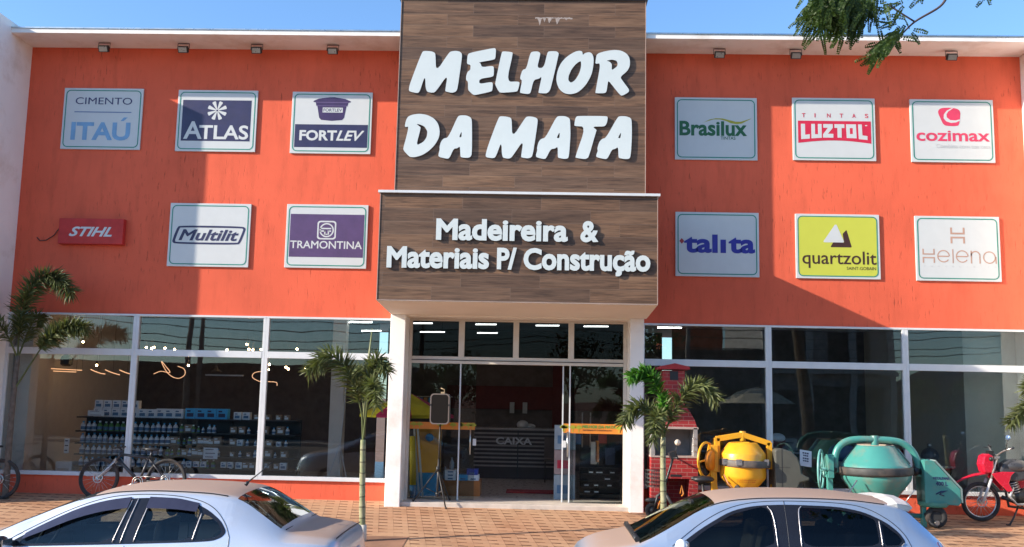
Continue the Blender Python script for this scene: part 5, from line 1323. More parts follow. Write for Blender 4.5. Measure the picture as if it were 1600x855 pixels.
a = Vector(wa).normalized(); u = a.orthogonal().normalized(); q = a.cross(u)
for k in range(3): t = 2*PI*k/3+.5; m.tube([wc, wc+.26*(math.cos(t)*u+math.sin(t)*q)], .014, 6)
hw = m.build('hand_wheel', M_YEL, mx)
m = MB(); m.lathe([(.001,.05),(.12,.05),(.16,.03),(.165,-.02)], wc+a*.08, wa, 28); m.build('gear_cover', mat('mixer_orange', (.58,.19,.012), .4), hw)
cov = [(3.665,.38-.3),(3.665,1.0),(3.70,1.03),(3.80,1.03),(3.93,.99),(4.02,.90),(4.06,.80),(4.08,.66),(4.15,.62),(4.20,.60),(4.19,.555),(4.05,.52),(4.0,.40),(3.99,.08)]
m = MB(); m.prism(cov, Y-.22, Y+.22); m.build('motor_cover', M_OLIVE, mx, bevel=.035)
m = MB(); m.box(3.77, 3.776, Y-.223, Y+.223, .1, 1.028); m.box(3.667, 3.90, Y-.2225, Y-.2195, .745, .75); m.build('cover_seam', M_BLACK, mx)
m = MB(); rq = random.Random(4)
for k in range(9):
    for zz in (.545, .515):
        xx = cx-.15+.032*k; r_ = .345-(.56-zz)*.85; f_ = lambda x: Y-.003-math.sqrt(max(.0001, r_*r_-(x-cx)**2)); w_ = rq.uniform(.010,.024)
        m.add([(xx, f_(xx), zz), (xx+w_, f_(xx+w_), zz), (xx+w_, f_(xx+w_)-.01, zz+.018), (xx, f_(xx)-.01, zz+.018)], [(0,1,2,3)])
m.build('worn_marking', mat('mixer_letter', (.50,.07,.02), .5), mx)

Y = -1.02; zg = gz(Y)
mx = thing('cement_mixer', 'large teal cement mixer with a round tube yoke and a teal motor box', 'cement mixer', (5.2, Y, zg))
cx = 5.17
m = MB(); m.lathe([(.001,.27),(.24,.27),(.26,.285),(.50,.60),(.515,.65),(.515,.70)], (cx,Y,0), n=44); m.lathe([(.515,.79),(.50,.83),(.485,.845),(.29,1.10),(.275,1.12),(.262,1.11)], (cx,Y,0), n=44); dr = m.build('drum', M_TEAL, mx)
m = MB(); m.lathe([(.516,.675),(.552,.69),(.556,.71),(.556,.785),(.548,.80),(.51,.805)], (cx,Y,0), (-.02,0,1), n=44); m.build('drum_ring', M_TBAND, mx)
m = MB(); m.lathe([(.268,1.118),(.272,1.128),(.255,1.126),(.22,1.05),(.001,1.0)], (cx,Y,0), n=36); m.build('drum_inside', M_CEM, dr)
m = MB(); m.tube([(cx+.29*1.02,Y-.13,1.08), (cx+.47,Y-.14,.86)], .012, 6); m.build('drum_seam', mat('teal_seam', (.16,.27,.24), .5), dr)
C = bez([(cx-.60,Y,.70), (cx-.61,Y,.92), (cx-.54,Y,1.09), (cx-.36,Y,1.19), (cx,Y,1.205), (cx+.36,Y,1.18), (cx+.56,Y,1.05), (cx+.64,Y,.86), (cx+.65,Y,.66)], 6)
m = MB(); m.tube(C, .052, 12); m.build('yoke', M_TEAL, mx)
m = MB(); m.cyl((cx,Y,1.08), (cx,Y,1.265), .058, 16); m.build('yoke_hub', M_TEAL, mx, bevel=.005)
m = MB(); m.cyl((cx-.60,Y,.74), (cx-.70,Y,.74), .06, 12); m.build('bearing', M_BLACK, mx)
m = MB(); m.cyl((cx+.56,Y,.74), (cx+.68,Y,.74), .07, 14); m.build('bearing', M_BLACK, mx)
m = MB(); m.obox((cx-.70,Y,.45), (.035,0,0), (0,.05,0), (0,0,.52)); m.obox((cx-.70,Y,.78), (.04,0,0), (0,.10,0), (0,0,.16)); m.tube([(cx-.70,Y-.38,zg+.01), (cx-.70,Y,.36), (cx-.70,Y+.38,zg+.02)], .028, 8)
m.obox((cx+.70,Y,.4), (.03,0,0), (0,.05,0), (0,0,.48)); m.cyl((cx-.70,Y,zg+.16), (cx+.72,Y,zg+.16), .035, 8); m.build('stand', M_TEAL, mx)
m = MB(); m.tube([(cx-.42,Y-.42,.62), (cx-.66,Y-.36,.22)], .011, 6); m.tube([(cx+.42,Y-.42,.50), (cx+.25,Y-.36,.24)], .011, 6); m.build('tie_rod', M_FORK, mx)
wc = Vector((cx-.84,Y-.05,.74)); wa = (1,-.45,0)
m = MB(); m.torus(wc, wa, .29, .018, 40, 8); a = Vector(wa).normalized(); u = a.orthogonal().normalized(); q = a.cross(u)
for k in range(4): t = 2*PI*k/4+.3; m.tube([wc, wc+.29*(math.cos(t)*u+math.sin(t)*q)], .010, 6)
m.cyl(wc, (cx-.70,Y,.74), .03, 10); m.build('hand_wheel', mat('teal_light', (.14,.36,.33), .35), mx)
box_ = [(5.84,.28),(5.84,.915),(5.90,.93),(5.99,.91),(6.37,.50),(6.38,.30),(6.34,.255)]
m = MB(); m.prism(box_, Y-.17, Y+.17); mb_ = m.build('motor_box', M_TEAL, mx, bevel=.012)
m = MB(); m.prism([(6.0,.905),(6.375,.50),(6.395,.51),(6.015,.925)], Y-.172, Y+.172); m.prism([(6.37,.50),(6.38,.30),(6.40,.30),(6.395,.505)], Y-.172, Y+.172); m.build('cover_edge', mat('teal_dull', (.19,.25,.24), .6), mx)
m = MB(); m.lathe([(.001,-.03),(.19,-.02),(.22,.01),(.22,.06)], (6.02,Y,.24), n=24); m.build('motor_bowl', mat('teal_dark', (.06,.25,.21), .45), mx)
m = MB(); text(m, 'METALPAMA', 5.965, 6.21, .635, .040, Y-.1735, .03, depth=.001); text(m, '400 L', 6.0, 6.18, .545, .062, Y-.1735, .03, depth=.001); m.build('lettering', mat('mixer_navy', (.02,.03,.10), .5), mx)
m = MB(); m.tube([(6.0,Y-.174,.42), (6.07,Y-.176,.46), (6.17,Y-.176,.475), (6.08,Y-.176,.44), (6.05,Y-.176,.42), (6.12,Y-.176,.40)], .009, 5); m.build('swoosh_emblem', mat('mixer_navy', (.02,.03,.10), .5), mx)
m = MB(); m.torus((6.02,Y-.10,zg+.16), (0,1,0), .115, .05, 28, 10); m.cyl((6.02,Y-.13,zg+.16), (6.02,Y-.07,zg+.16), .08, 16); m.build('wheel', M_RUBBER, mx)
m = MB(); m.tube([(cx+.70,Y-.05,zg+.2), (5.92,Y-.15,zg+.07), (5.99,Y-.2,zg+.02)], .022, 8); m.build('wheel_fork', M_DARK, mx)
m = MB(); m.cyl((6.0,Y-.19,zg+.08), (6.0,Y-.15,zg+.08), .035, 12); m.build('hub', M_STEEL, mx)

# ------------------------------------------------------------------ red trail motorcycle at the right edge
Y = -.50; zg = gz(Y)
mo = thing('motorcycle', 'red trail motorcycle with a high front mudguard, cut off by the right edge', 'motorcycle', (7.6, Y, zg))
M_MRED = mat('moto_red', (.58,.012,.035), .25, var=.05, coat=.4); M_ENG = mat('engine_black', (.03,.03,.03), .45, metal=.4)
fw, rw = Vector((6.95, Y-.04, zg+.305)), Vector((8.22, Y+.04, zg+.295))
wheel_parts(mo, fw, .305, .032, (0,1,0), 28, M_STEEL, disc=True); wheel_parts(mo, rw, .295, .042, (0,1,0), 28, M_STEEL, disc=False)
m = MB()
for s_ in (-.085,.085): m.tube([fw+Vector((0,s_,0)), Vector((7.10,Y+s_-.02,.62))], .021, 8)
m.build('fork_slider', mat('fork_white', (.62,.60,.58), .35), mo)
m = MB()
for s_ in (-.085,.085): m.tube([Vector((7.09,Y+s_-.02,.60)), Vector((7.22,Y+s_*.9,.97))], .016, 8)
m.obox((7.205,Y,.95), (.04,0,.01), (0,.11,0), (0,0,.018)); m.build('fork', M_FORK, mo)
m = MB()   # high beak mudguard
P = [(6.60,.555,.02),(6.70,.61,.045),(6.85,.67,.06),(7.0,.70,.065),(7.15,.72,.06),(7.28,.735,.05)]
V = []; 
for x, z, hw_ in P: V += [(x,Y-hw_,z-.018),(x,Y,z+.015),(x,Y+hw_,z-.018),(x,Y,z-.012)]
m.add(V, [(4*i+j, 4*i+(j+1)%4, 4*i+4+(j+1)%4, 4*i+4+j) for i in range(5) for j in range(4)], 0, True); m.build('mudguard', M_MRED, mo)
m = MB(); m.prism([(7.00,.71),(6.97,.84),(7.00,.97),(7.08,1.01),(7.15,.97),(7.15,.80),(7.12,.71)], Y-.11, Y+.11); m.build('headlight_fairing', M_MRED, mo, bevel=.02)
for s_ in (-1, 1):
    m = MB(); m.prism([(7.10,.70),(7.26,.735),(7.46,.735),(7.40,.68),(7.36,.56),(7.42,.44),(7.34,.43),(7.22,.55)], Y+s_*.115-.015, Y+s_*.115+.015); m.build('radiator_shroud', M_MRED, mo, bevel=.008)
m = MB(); m.prism([(7.24,.74),(7.30,.86),(7.42,.93),(7.62,.90),(7.72,.82),(7.68,.62),(7.48,.58),(7.34,.60)], Y-.10, Y+.10); m.build('tank_cowl', mat('moto_dark', (.05,.05,.055), .3), mo, bevel=.03)
m = MB(); m.ball((7.52,Y,.82), .18, 18, 12, 0, (1.25,.8,.62)); m.build('fuel_tank', mat('moto_dark', (.05,.05,.055), .3), mo)
m = MB(); m.ball((7.42,Y,.88), .05, 12, 8, 0, (1.2,1,.5)); m.build('tank_cap', M_CHROME, mo)
m = MB(); m.prism([(7.66,.76),(8.05,.79),(8.42,.86),(8.42,.90),(8.0,.86),(7.70,.83)], Y-.11, Y+.11); m.build('seat', M_BLACK, mo, bevel=.02)
for s_ in (-1, 1):
    m = MB(); m.prism([(7.60,.48),(7.62,.58),(7.80,.72),(8.05,.76),(8.02,.70),(7.78,.58),(7.68,.46)], Y+s_*.127-.012, Y+s_*.127+.012); m.build('side_panel', M_MRED, mo, bevel=.006)
m = MB(); m.prism([(7.78,.72),(8.2,.84),(8.24,.80),(7.9,.68)], Y-.145, Y-.13); m.build('side_stripe', mat('fork_white', (.62,.60,.58), .35), mo)
m = MB(); m.ball((7.60,Y,.36), .15, 16, 10, 0, (1.15,.75,.85)); m.cyl((7.52,Y,.36), (7.44,Y,.60), .075, 14); m.ball((7.74,Y-.12,.34), .085, 14, 8, 0, (1,.5,1)); m.cyl((7.30,Y,.34), (7.62,Y,.22), .03, 8); m.build('engine', M_ENG, mo)
m = MB()
for k in range(5): z = .42+.035*k; m.lathe([(.06,0),(.098,0),(.098,.010),(.06,.010)], (7.50-.012*k,Y,z), (-.3,0,1), 16)
m.build('cooling_fins', M_STEEL, mo)
m = MB(); m.tube([(7.22,Y,.92), (7.34,Y,.55), (7.40,Y,.20), (7.75,Y,.16), (8.0,Y,.35), (7.95,Y,.76), (7.35,Y,.78)], .022, 8); m.tube([(7.80,Y-.07,.26), rw+Vector((0,-.08,0))], .022, 8); m.tube([(7.80,Y+.07,.26), rw+Vector((0,.06,0))], .022, 8); m.build('frame', M_DARK, mo)
m = MB(); m.tube([(7.44,Y-.1,.50), (7.36,Y-.13,.36), (7.46,Y-.14,.24), (7.9,Y-.16,.26), (8.35,Y-.17,.50)], [.02,.02,.022,.03,.045], 10); m.build('exhaust', M_FORK, mo)
m = MB(); m.tube([(7.30,Y-.38,1.11), (7.25,Y-.22,1.06), (7.22,Y-.08,.99), (7.22,Y+.08,.99), (7.25,Y+.22,1.06), (7.30,Y+.38,1.11)], .013, 8); hb = m.build('handlebar', M_FORK, mo)
for s_ in (-1,1):
    m = MB(); m.tube([(7.285,Y+s_*.29,1.095), (7.315,Y+s_*.41,1.12)], .019, 8); m.tube([(7.26,Y+s_*.27,1.08), (7.22,Y+s_*.38,1.09)], .006, 5); m.build('grip', M_BLACK, hb)
for s_, dx in ((-1,.06),):
    m = MB(); m.tube([(7.27,Y+s_*.25,1.08), (7.24+dx,Y+s_*.28,1.24)], .006, 6); ms = m.build('mirror_stem', M_BLACK, mo)
    m = MB(); m.ball((7.24+dx,Y+s_*.28,1.27), .06, 14, 8, 0, (.45,1.1,.7)); m.build('mirror', mat('mirror_blue', (.25,.38,.62), .08, metal=.6), ms)
m = MB(); m.box(7.10, 7.18, Y-.05, Y+.05, .97, 1.05); m.ball((7.08,Y-.17,.93), .035, 10, 6); m.ball((7.08,Y+.17,.93), .035, 10, 6); m.build('instrument', M_ENG, mo)
m = MB(); m.tube([(7.52,Y-.08,.24), (7.38,Y-.20,.06), (7.27,Y-.27,zg-.02)], .014, 8); m.obox((7.25,Y-.28,zg-.012), (.03,0,0), (0,.02,0), (0,0,.008)); m.build('side_stand', M_BLACK, mo)

# paper notice taped inside the right window
t_ = thing('paper_notice', 'white paper notice with four lines of print in the right window behind the mixers', 'notice', (4.395, -.005, .84))
m = MB(); m.add([(4.30,-.004,.985), (4.49,-.004,.955), (4.485,-.006,.70), (4.295,-.006,.725)], [(0,1,2,3)]); m.build('sheet', mat('paper', (.70,.72,.76), .8, var=.03), t_)
m = MB()
for k, (w_, z) in enumerate(((.105,.925),(.085,.885),(.10,.84),(.095,.80))):
    for q in range(3):
        x = 4.395-w_/2+q*w_/3; m.add([(x,-.0075,z+.011-.16*(x-4.39)), (x+w_/3.8,-.0075,z+.011-.16*(x+w_/4-4.39)), (x+w_/3.8,-.0075,z-.011-.16*(x+w_/4-4.39)), (x,-.0075,z-.011-.16*(x-4.39))], [(0,1,2,3)])
m.build('printed_lines', M_NAVY, t_)

# ================================================================== INSIDE THE SHOP
# ceiling tubes and lamps
M_TUBE = emit('fluorescent', (1.0,.97,.92), 10.0)
first = None
for y in (1.6, 3.3):
    for x in (-3.35, -2.15, -1.0, .15, 1.1, 2.45):
        if y > 2 and x not in (-3.35, -2.15, -1.0): continue
        z = 3.075 if y < 2 else 3.03
        if first is None:
            first = thing('ceiling_light', 'white tube light hung under the shop ceiling behind the fanlights', 'ceiling light', (x, y, z), 'tube lights inside the shop')
            m = MB(); m.box(x-.26, x+.26, y-.02, y+.02, z, z+.015); m.build('housing', M_ALU, first)
            m = MB(); m.cyl((x-.25,y,z-.018), (x+.25,y,z-.012), .009, 8); m.build('tube', M_TUBE, first)
            m = MB(); m.cyl((x-.2,y,z+.03), (x-.2,y,3.36), .004, 4); m.cyl((x+.2,y,z+.03), (x+.2,y,3.36), .004, 4); m.build('hanger', M_DARK, first)
        else: dup(first, (x+random.uniform(-.06,.06), y, z), sc=(random.uniform(.75,1.05),1,1))
M_WARM = emit('warm_bulb', (1.0,.58,.28), 48.0)
proto = None
pend = [(-8.2,1.6,2.17),(-8.49,1.6,2.6),(-7.29,1.6,2.52),(-7.2,1.62,2.5),(-7.14,1.58,2.52),(-6.94,1.6,2.51),(-6.76,1.6,2.49),(-6.48,1.6,2.2),(-5.41,1.6,2.61),(-5.37,1.6,2.52),(-5.3,1.62,2.51),(-5.14,1.6,2.52),(-5.78,1.6,2.5),(-4.97,1.6,2.25),(-4.99,1.62,2.15),(-4.66,1.6,2.2),(-4.61,1.58,2.17),(-4.3,1.6,2.2),(-4.47,1.6,2.54)]
for k, (x, y, z) in enumerate(pend):
    if proto is None:
        proto = thing('pendant_lamp', 'small warm pendant bulb glowing behind the left window', 'pendant lamp', (x, y, z), 'pendant lamps in the left window')
        m = MB(); m.ball((x,y,z), .018, 12, 8); m.build('bulb', M_WARM, proto)
        m = MB(); m.lathe([(.010,.075),(.016,.07),(.016,.03)], (x,y,z), n=10); m.build('socket', M_DARK, proto)
        m = MB(); m.cyl((x,y,z+.07), (x,y,z+1.0), .003, 4); m.build('cord', M_DARK, proto)
    else: dup(proto, (x, y, z))
M_LED = emit('warm_led', (1.0,.45,.20), .7)
def led(lab, pts, z=None, r=.009):
    C = bez(pts, 8) if len(pts) > 2 else [Vector(p_) for p_ in pts]
    t_ = thing('led_lamp', lab, 'led lamp', C[0])
    m = MB(); m.tube(C, r, 6); m.build('light_strip', M_LED, t_)
    m = MB(); c = C[len(C)//2]; m.cyl(c, (c.x, c.y, 3.36), .003, 4); m.build('cord', M_DARK, t_)
led('pair of level glowing bars, the upper one, in the left window', [(-9.0,1.5,2.09), (-8.42,1.5,2.07)])
led('pair of level glowing bars, the lower one, in the left window', [(-8.93,1.45,2.045), (-8.5,1.45,2.035)])
for k, lab in enumerate(('leftmost of three slanted wavy glowing strips', 'middle one of three slanted wavy glowing strips', 'rightmost of three slanted wavy glowing strips')):
    x = -8.26+.27*k; led(lab, [(x,1.5,2.09), (x+.10,1.5,2.05), (x+.2,1.5,2.02), (x+.28,1.5,2.01-.01*k)])
led('looped glowing led ribbon left of the window post', [(-7.08,1.5,2.03), (-6.95,1.5,2.08), (-6.78,1.5,2.06), (-6.86,1.5,2.17), (-6.95,1.5,2.26), (-6.86,1.5,2.10), (-6.74,1.5,1.99), (-6.60,1.5,1.96), (-6.50,1.5,2.03), (-6.52,1.5,2.13), (-6.64,1.5,2.18)], r=.0065)
led('curled glowing led ribbon beside the middle window post', [(-4.78,1.5,1.86), (-4.80,1.5,1.92), (-4.95,1.5,1.93), (-5.10,1.5,1.93), (-5.24,1.5,2.0), (-5.22,1.5,2.08), (-5.10,1.5,2.11), (-4.98,1.5,2.07), (-5.0,1.5,2.0), (-5.06,1.5,1.98)], r=.0065)
t_ = thing('hanging_planter', 'dark faceted lamp shade hanging behind the leftmost window', 'lamp shade', (-8.72,1.5,2.2))
m = MB(); m.lathe([(.06,.0),(.11,.03),(.115,.15),(.05,.22)], (-8.72,1.5,2.14), n=8, sm=False); m.build('shade', M_BLACK, t_); m = MB(); m.cyl((-8.72,1.5,2.35), (-8.72,1.5,3.36), .004, 4); m.build('cord', M_DARK, t_)
t_ = thing('ceiling_panel_lamp', 'long unlit pendant bar lamp behind the middle of the left window', 'bar lamp', (-5.8,1.6,2.03))
m = MB(); m.box(-6.15, -5.45, 1.58, 1.62, 2.02, 2.045); m.build('bar', mat('bar_lamp', (.5,.48,.46), .4), t_); m = MB(); m.cyl((-6.0,1.6,2.04), (-5.95,1.6,2.2), .004, 4); m.lathe([(.10,0),(.03,.05),(.02,.10)], (-5.95,1.6,2.10), n=12); m.build('canopy', M_DARK, t_)

# gondola shelving and its goods
gd = thing('shelving_unit', 'black shelving unit full of bottles and cartons behind the left window', 'shelving', (-6.3,1.5,0))
GX0, GX1, GY = -8.35, -4.35, 1.30
SHZ = (.10, .36, .57, .77, .985, 1.235)
m = MB(); m.box(GX0, GX1, GY+.42, GY+.46, .02, 1.24); m.build('back_panel', M_BLACK, gd)
for k, z in enumerate(SHZ):
    m = MB(); m.box(GX0, GX1, GY-.02, GY+.42, z-.022, z); m.build('shelf', M_BLACK, gd)
for x in (GX0, -7.0, -5.65, GX1-.03): m = MB(); m.box(x, x+.03, GY+.38, GY+.44, .02, 1.24); m.build('upright', M_DARK, gd)
def simple_item(name, label, cat, grp, builder, m1, m2=None):
    o = thing(name, label, cat, (0,0,0), grp); builder(o, m1, m2); return o
def jug(o, m1, m2):
    b = MB(); b.lathe([(.001,0),(.040,0),(.044,.008),(.044,.085),(.030,.118),(.015,.128),(.015,.14)], (0,0,0), n=12); b.build('body', m1, o)
    b = MB(); b.lathe([(.018,.14),(.018,.165),(.001,.167)], (0,0,0), n=10); b.build('cap', m2, o)
    b = MB(); b.lathe([(.0445,.02),(.0445,.075)], (0,0,0), n=12); b.build('label_band', M_LBL, o)
def carton(o, m1, m2):
    b = MB(); b.box(-.085, .085, 0, .14, 0, .165); b.build('box', m1, o)
    b = MB(); b.box(-.06, .05, -.002, 0, .03, .09); b.box(-.06, -.0, -.002, 0, .11, .135); b.build('print', m2, o)
M_LBL = mat('label_blue', (.10,.20,.34), .5, var=.3)
M_PW = mat('pack_white', (.86,.88,.90), .5, var=.1); M_PB = mat('pack_cyan', (.06,.45,.80), .45, var=.1); M_PG = mat('pack_green', (.12,.30,.06), .5, var=.3); M_PT = mat('pack_tan', (.30,.20,.13), .6, var=.3)
prot = {}
def put(kind, x, y, z, sc=1.0):
    names = dict(jugw=('bottle','white bottle with a blue label in the rows on the black shelving','bottle','white bottles on the black shelving',jug,M_PW,M_PB), jugg=('bottle','green bottle in the rows on the black shelving','bottle','green bottles on the black shelving',jug,M_PG,M_PW),
        cw=('carton','white carton on top of the black shelving','carton','white cartons on the black shelving',carton,M_PW,M_LBL), cb=('carton','bright blue carton on top of the black shelving','carton','blue cartons on the black shelving',carton,M_PB,M_NAVY), ct=('carton','brown carton in the rows on the black shelving','carton','brown cartons on the black shelving',carton,M_PT,M_PW))
    if kind not in prot: prot[kind] = simple_item(*names[kind]); prot[kind].location = (x, y, z); o = prot[kind]
    else: o = dup(prot[kind], (x, y, z))
    o.scale = (sc, sc, sc)
rd = random.Random(3)
x = -8.02
while x < -7.0: put('cw', x, GY+.1, SHZ[5], .92); (put('cw', x, GY+.12, SHZ[5]+.155, .88) if x < -7.25 else None); x += .165
for k, x in enumerate((-6.86,-6.70,-6.53)): put('cw', x, GY+.1, SHZ[5], 1.0)
for x in (-6.30,-6.10,-5.92,-5.72): put('cb', x, GY+.06, SHZ[5], 1.12)
for x in (-5.45,-5.29): put('cw', x, GY+.1, SHZ[5], .8)
for x in (-5.1,-4.9,-4.7,-4.55): put('ct', x, GY+.1, SHZ[5], .6)
for row in range(4):
    z = SHZ[4-row]; x = -8.24
    while x < -6.55-.1*row:
        put('jugw' if row != 0 or x < -8.0 or x > -7.4 else 'jugg', x, GY+.05+rd.uniform(-.015,.015), z, rd.uniform(.92,1.08)); x += rd.uniform(.098,.112)
    while x < -5.75: put(rd.choice(['jugg','ct','jugg','jugw']), x, GY+.06, z, rd.uniform(.6,.95)); x += rd.uniform(.085,.12)
    x = -5.5
    while x < -4.5: put(rd.choice(['ct','cw','jugw','ct']), x, GY+.06, z, rd.uniform(.5,.85)); x += rd.uniform(.11,.17)
for x in (-6.25,-6.12,-5.99,-5.62,-5.5): put('cw', x, GY-.01, SHZ[1]+.02, .6)
def card(lab, x, z, w_, h, lines):
    t_ = thing('price_card', lab, 'card', (x, GY-.06, z)); m = MB(); m.box(x-w_/2, x+w_/2, GY-.06, GY-.055, z, z+h); m.build('sheet', M_PW, t_)
    m = MB()
    for k in range(lines): zz = z+h*(.85-.65*k/max(1,lines-1)) if lines > 1 else z+h*.5; m.box(x-w_*.36, x+w_*(.2+.12*(k%2)), GY-.062, GY-.0605, zz-h*.05, zz+h*.02)
    m.build('printed_lines', M_NAVY, t_)
card('white price card propped low on the shelving behind the bicycle saddle', -5.85, .53, .26, .20, 3)
card('slanted white card at the left end of the top shelf', -7.98, 1.25, .30, .10, 2)
card('narrow white card hung at the left end of the shelving', -8.47, .58, .09, .26, 3)
t_ = thing('carton', 'large white carton on the floor left of the shelving', 'carton', (-8.55,1.5,.02)); m = MB(); m.box(-8.70, -8.40, 1.35, 1.65, .02, .42); m.build('box', M_PW, t_); m = MB(); m.box(-8.66, -8.45, 1.347, 1.35, .22, .30); m.build('print', M_GREY, t_)
# door display: yellow board, tote of goods
t_ = thing('product_display', 'tall yellow display board with a blue foot just inside the door', 'display stand', (-1.95,.75,0))
m = MB(); m.box(-2.10, -1.68, .70, .95, .42, 1.26); m.build('board', mat('display_yellow', (.62,.30,.02), .5), t_); m = MB(); m.box(-2.10, -1.68, .695, .955, .02, .418); m.build('foot', mat('display_blue', (.03,.22,.45), .5), t_)
m = MB(); m.lathe([(.001,0),(.06,0),(.07,.02),(.06,.04),(.001,.04)], (-1.86,.70,1.02), (0,-1,0), 20); m.build('round_mark', mat('display_blue', (.03,.22,.45), .5), t_)
t_ = thing('rolled_mat', 'yellow roll with a blue striped end standing in the corner by the left pillar', 'roll', (-2.05,.30,0)); m = MB(); m.cyl((-2.075,.32,.24), (-2.11,.36,1.05), .055, 14); m.build('roll', mat('roll_yellow', (.75,.55,.03), .5), t_); m = MB(); m.cyl((-2.07,.32,.03), (-2.075,.32,.24), .058, 14); m.build('end', mat('display_blue', (.03,.22,.45), .5), t_)
for k, (x, lab) in enumerate(((-2.03,'grey metal profile leaning beside the yellow roll'),(-1.97,'second grey metal profile leaning beside the display board'))):
    t_ = tag(MB().obox((x,.34,.62), (.016,0,-.002), (0,.016,0), (-.06,0,.58)).build('metal_profile', M_ALU), lab, 'profile')
t_ = thing('goods_table', 'low orange table stacked with blue and white packs inside the door', 'table', (-1.3,1.2,0)); m = MB(); m.box(-1.66, -.98, .9, 1.4, .02, .28); m.build('table', mat('table_orange', (.38,.13,.03), .5), t_)
for k, (x, z, mt, lab) in enumerate(((-1.5,.282,M_PW,'lowest white pack on the orange table'),(-1.5,.34,M_PW,'middle white pack on the orange table'),(-1.5,.398,M_PW,'topmost white pack on the orange table'),(-1.28,.282,M_PB,'light blue pack on the orange table'),(-1.10,.282,M_PW,'white pack at the right end of the orange table'),(-1.12,.38,mat('pack_royal',(.02,.05,.35),.5),'dark blue pack at the right end of the orange table'))):
    t_ = thing('goods_pack', lab, 'pack', (x,1.1,z)); m = MB(); m.box(x-.10, x+.09, .93, 1.2, z, z+.054 if k < 3 else z+.095); m.build('pack', mt, t_); m = MB(); m.box(x-.05, x+.04, .928, .93, z+.015, z+.04); m.build('print', M_LBL, t_)
for k in range(2): t_ = tag(MB().lathe([(.001,0),(.04,0),(.04,.12),(.014,.17),(.014,.21),(.001,.21)], (-1.60+.11*k,1.0,.46 if k == 1 else .30), n=12).build('spray_bottle', mat('pack_grey_blue', (.3,.38,.45), .4)), ('left' if k == 0 else 'right')+' pale spray bottle among the packs on the orange table', 'bottle')
# toys hanging
for k, c in enumerate(((.05,.2,.5),(.55,.2,.03),(.05,.35,.55),(.45,.05,.04),(.1,.4,.35),(.4,.1,.35))):
    t_ = tag(MB().obox((-2.06+.085*k,.9,1.53), (.028,0,0), (0,.02,0), (0,0,.17)).build('hanging_pack', mat('hang%d' % k, c, .5)), ['blue','orange','sky blue','red','green','pink'][k]+' pack hanging in the row above the yellow display board', 'pack', 'packs hanging in a row')
m = MB(); m.cyl((-2.15,.9,1.72), (-1.5,.9,1.72), .008, 6); tag(m.build('hanging_rail', M_FORK), 'rail that carries the row of coloured packs inside the door', 'rail')
# parasol inside, yellow and magenta
pa = thing('parasol', 'open yellow and magenta parasol standing inside the shop behind the left pillar', 'parasol', (-2.3,.78,0))
apex = Vector((-2.28,.78,1.80)); n8 = 8
for k in range(n8):
    a0, a1 = 2*PI*k/n8+.2, 2*PI*(k+1)/n8+.2; e0 = Vector((-2.28+.82*math.cos(a0), .78+.62*math.sin(a0), 1.40)); e1 = Vector((-2.28+.82*math.cos(a1), .78+.62*math.sin(a1), 1.40))
    m = MB(); m.add([apex, e0, e1, apex+Vector((0,0,-.008)), e0+Vector((0,0,-.008)), e1+Vector((0,0,-.008))], [(0,1,2),(5,4,3),(1,4,5,2)])
    m.add([e0, e1, e1+Vector((0,0,-.05)), e0+Vector((0,0,-.05))], [(0,1,2,3)])
    m.build('canopy_panel', mat('parasol_magenta', (.60,.02,.10), .6) if k % 2 else mat('parasol_yellow', (.80,.62,.02), .6), pa)
m = MB(); m.cyl((-2.28,.78,.02), apex, .016, 10); m.build('pole', M_STEEL, pa)
# checkout counter with slats
ck = thing('checkout_counter', 'dark slatted checkout counter with grey capitals facing the door', 'counter', (-.4,4.8,0))
m = MB(); m.box(-1.35, .52, 4.7, 5.3, .02, 1.05); m.build('body', mat('counter_dark', (.035,.020,.018), .5), ck)
for k in range(10): z = .27+.085*k; m = MB(); m.box(-1.35, .52, 4.66, 4.698, z, z+.034); m.build('slat', mat('slat_grey', (.22,.18,.165), .5), ck)
m = MB(); m.box(-1.38, .55, 4.62, 5.35, 1.052, 1.085); m.build('top', mat('counter_top', (.25,.21,.19), .3), ck)
m = MB(); text(m, 'CAIXA', -.88, -.11, .74, .15, 4.625, .030, depth=.02); m.build('lettering', mat('letters_grey', (.42,.40,.40), .5), ck)
m = MB(); m.box(-.42, -.40, 4.64, 4.66, .05, 1.04); m.build('joint', M_BLACK, ck)
t_ = thing('bundle', 'pale lumpy bundle lying on the dark checkout counter', 'bundle', (-.30,4.9,1.087)); m = MB(); m.ball((-.32,4.92,1.15), .13, 14, 8, 0, (1.0,.8,.75)); m.ball((-.17,4.95,1.12), .10, 12, 8, 0, (1.3,.8,.6)); m.build('cloth', mat('bundle_cloth', (.42,.40,.38), .9, var=.2), t_)
for x, lab in ((-.62,'left one of two pale upright panels on the dark wall behind the counter'),(-.31,'right one of two pale upright panels on the dark wall behind the counter')):
    t_ = thing('wall_panel', lab, 'panel', (x,7.38,1.4)); m = MB(); m.box(x-.055, x+.055, 7.25, 7.29, 1.36, 1.62); m.build('panel', mat('panel_pale', (.4,.38,.36), .6), t_)
t_ = tag(MB().box(-.55, .45, 1.6, 2.1, .021, .045).build('door_mat', mat('mat_red', (.22,.015,.02), .9)), 'long red mat on the floor inside the open door', 'mat')
ch = thing('chair', 'dark chair in front of the right end of the counter', 'chair', (.35,4.1,0)); 
m = MB(); m.box(.15,.50,3.95,4.3,.44,.48); m.build('seat', M_IND, ch); m = MB(); m.box(.15,.50,4.27,4.31,.50,.92); m.build('backrest', M_IND, ch)
for x in (.17,.48):
    for y in (3.97,4.28): m = MB(); m.cyl((x,y,.02), (x,y,.45), .014, 6); m.build('leg', M_DARK, ch)
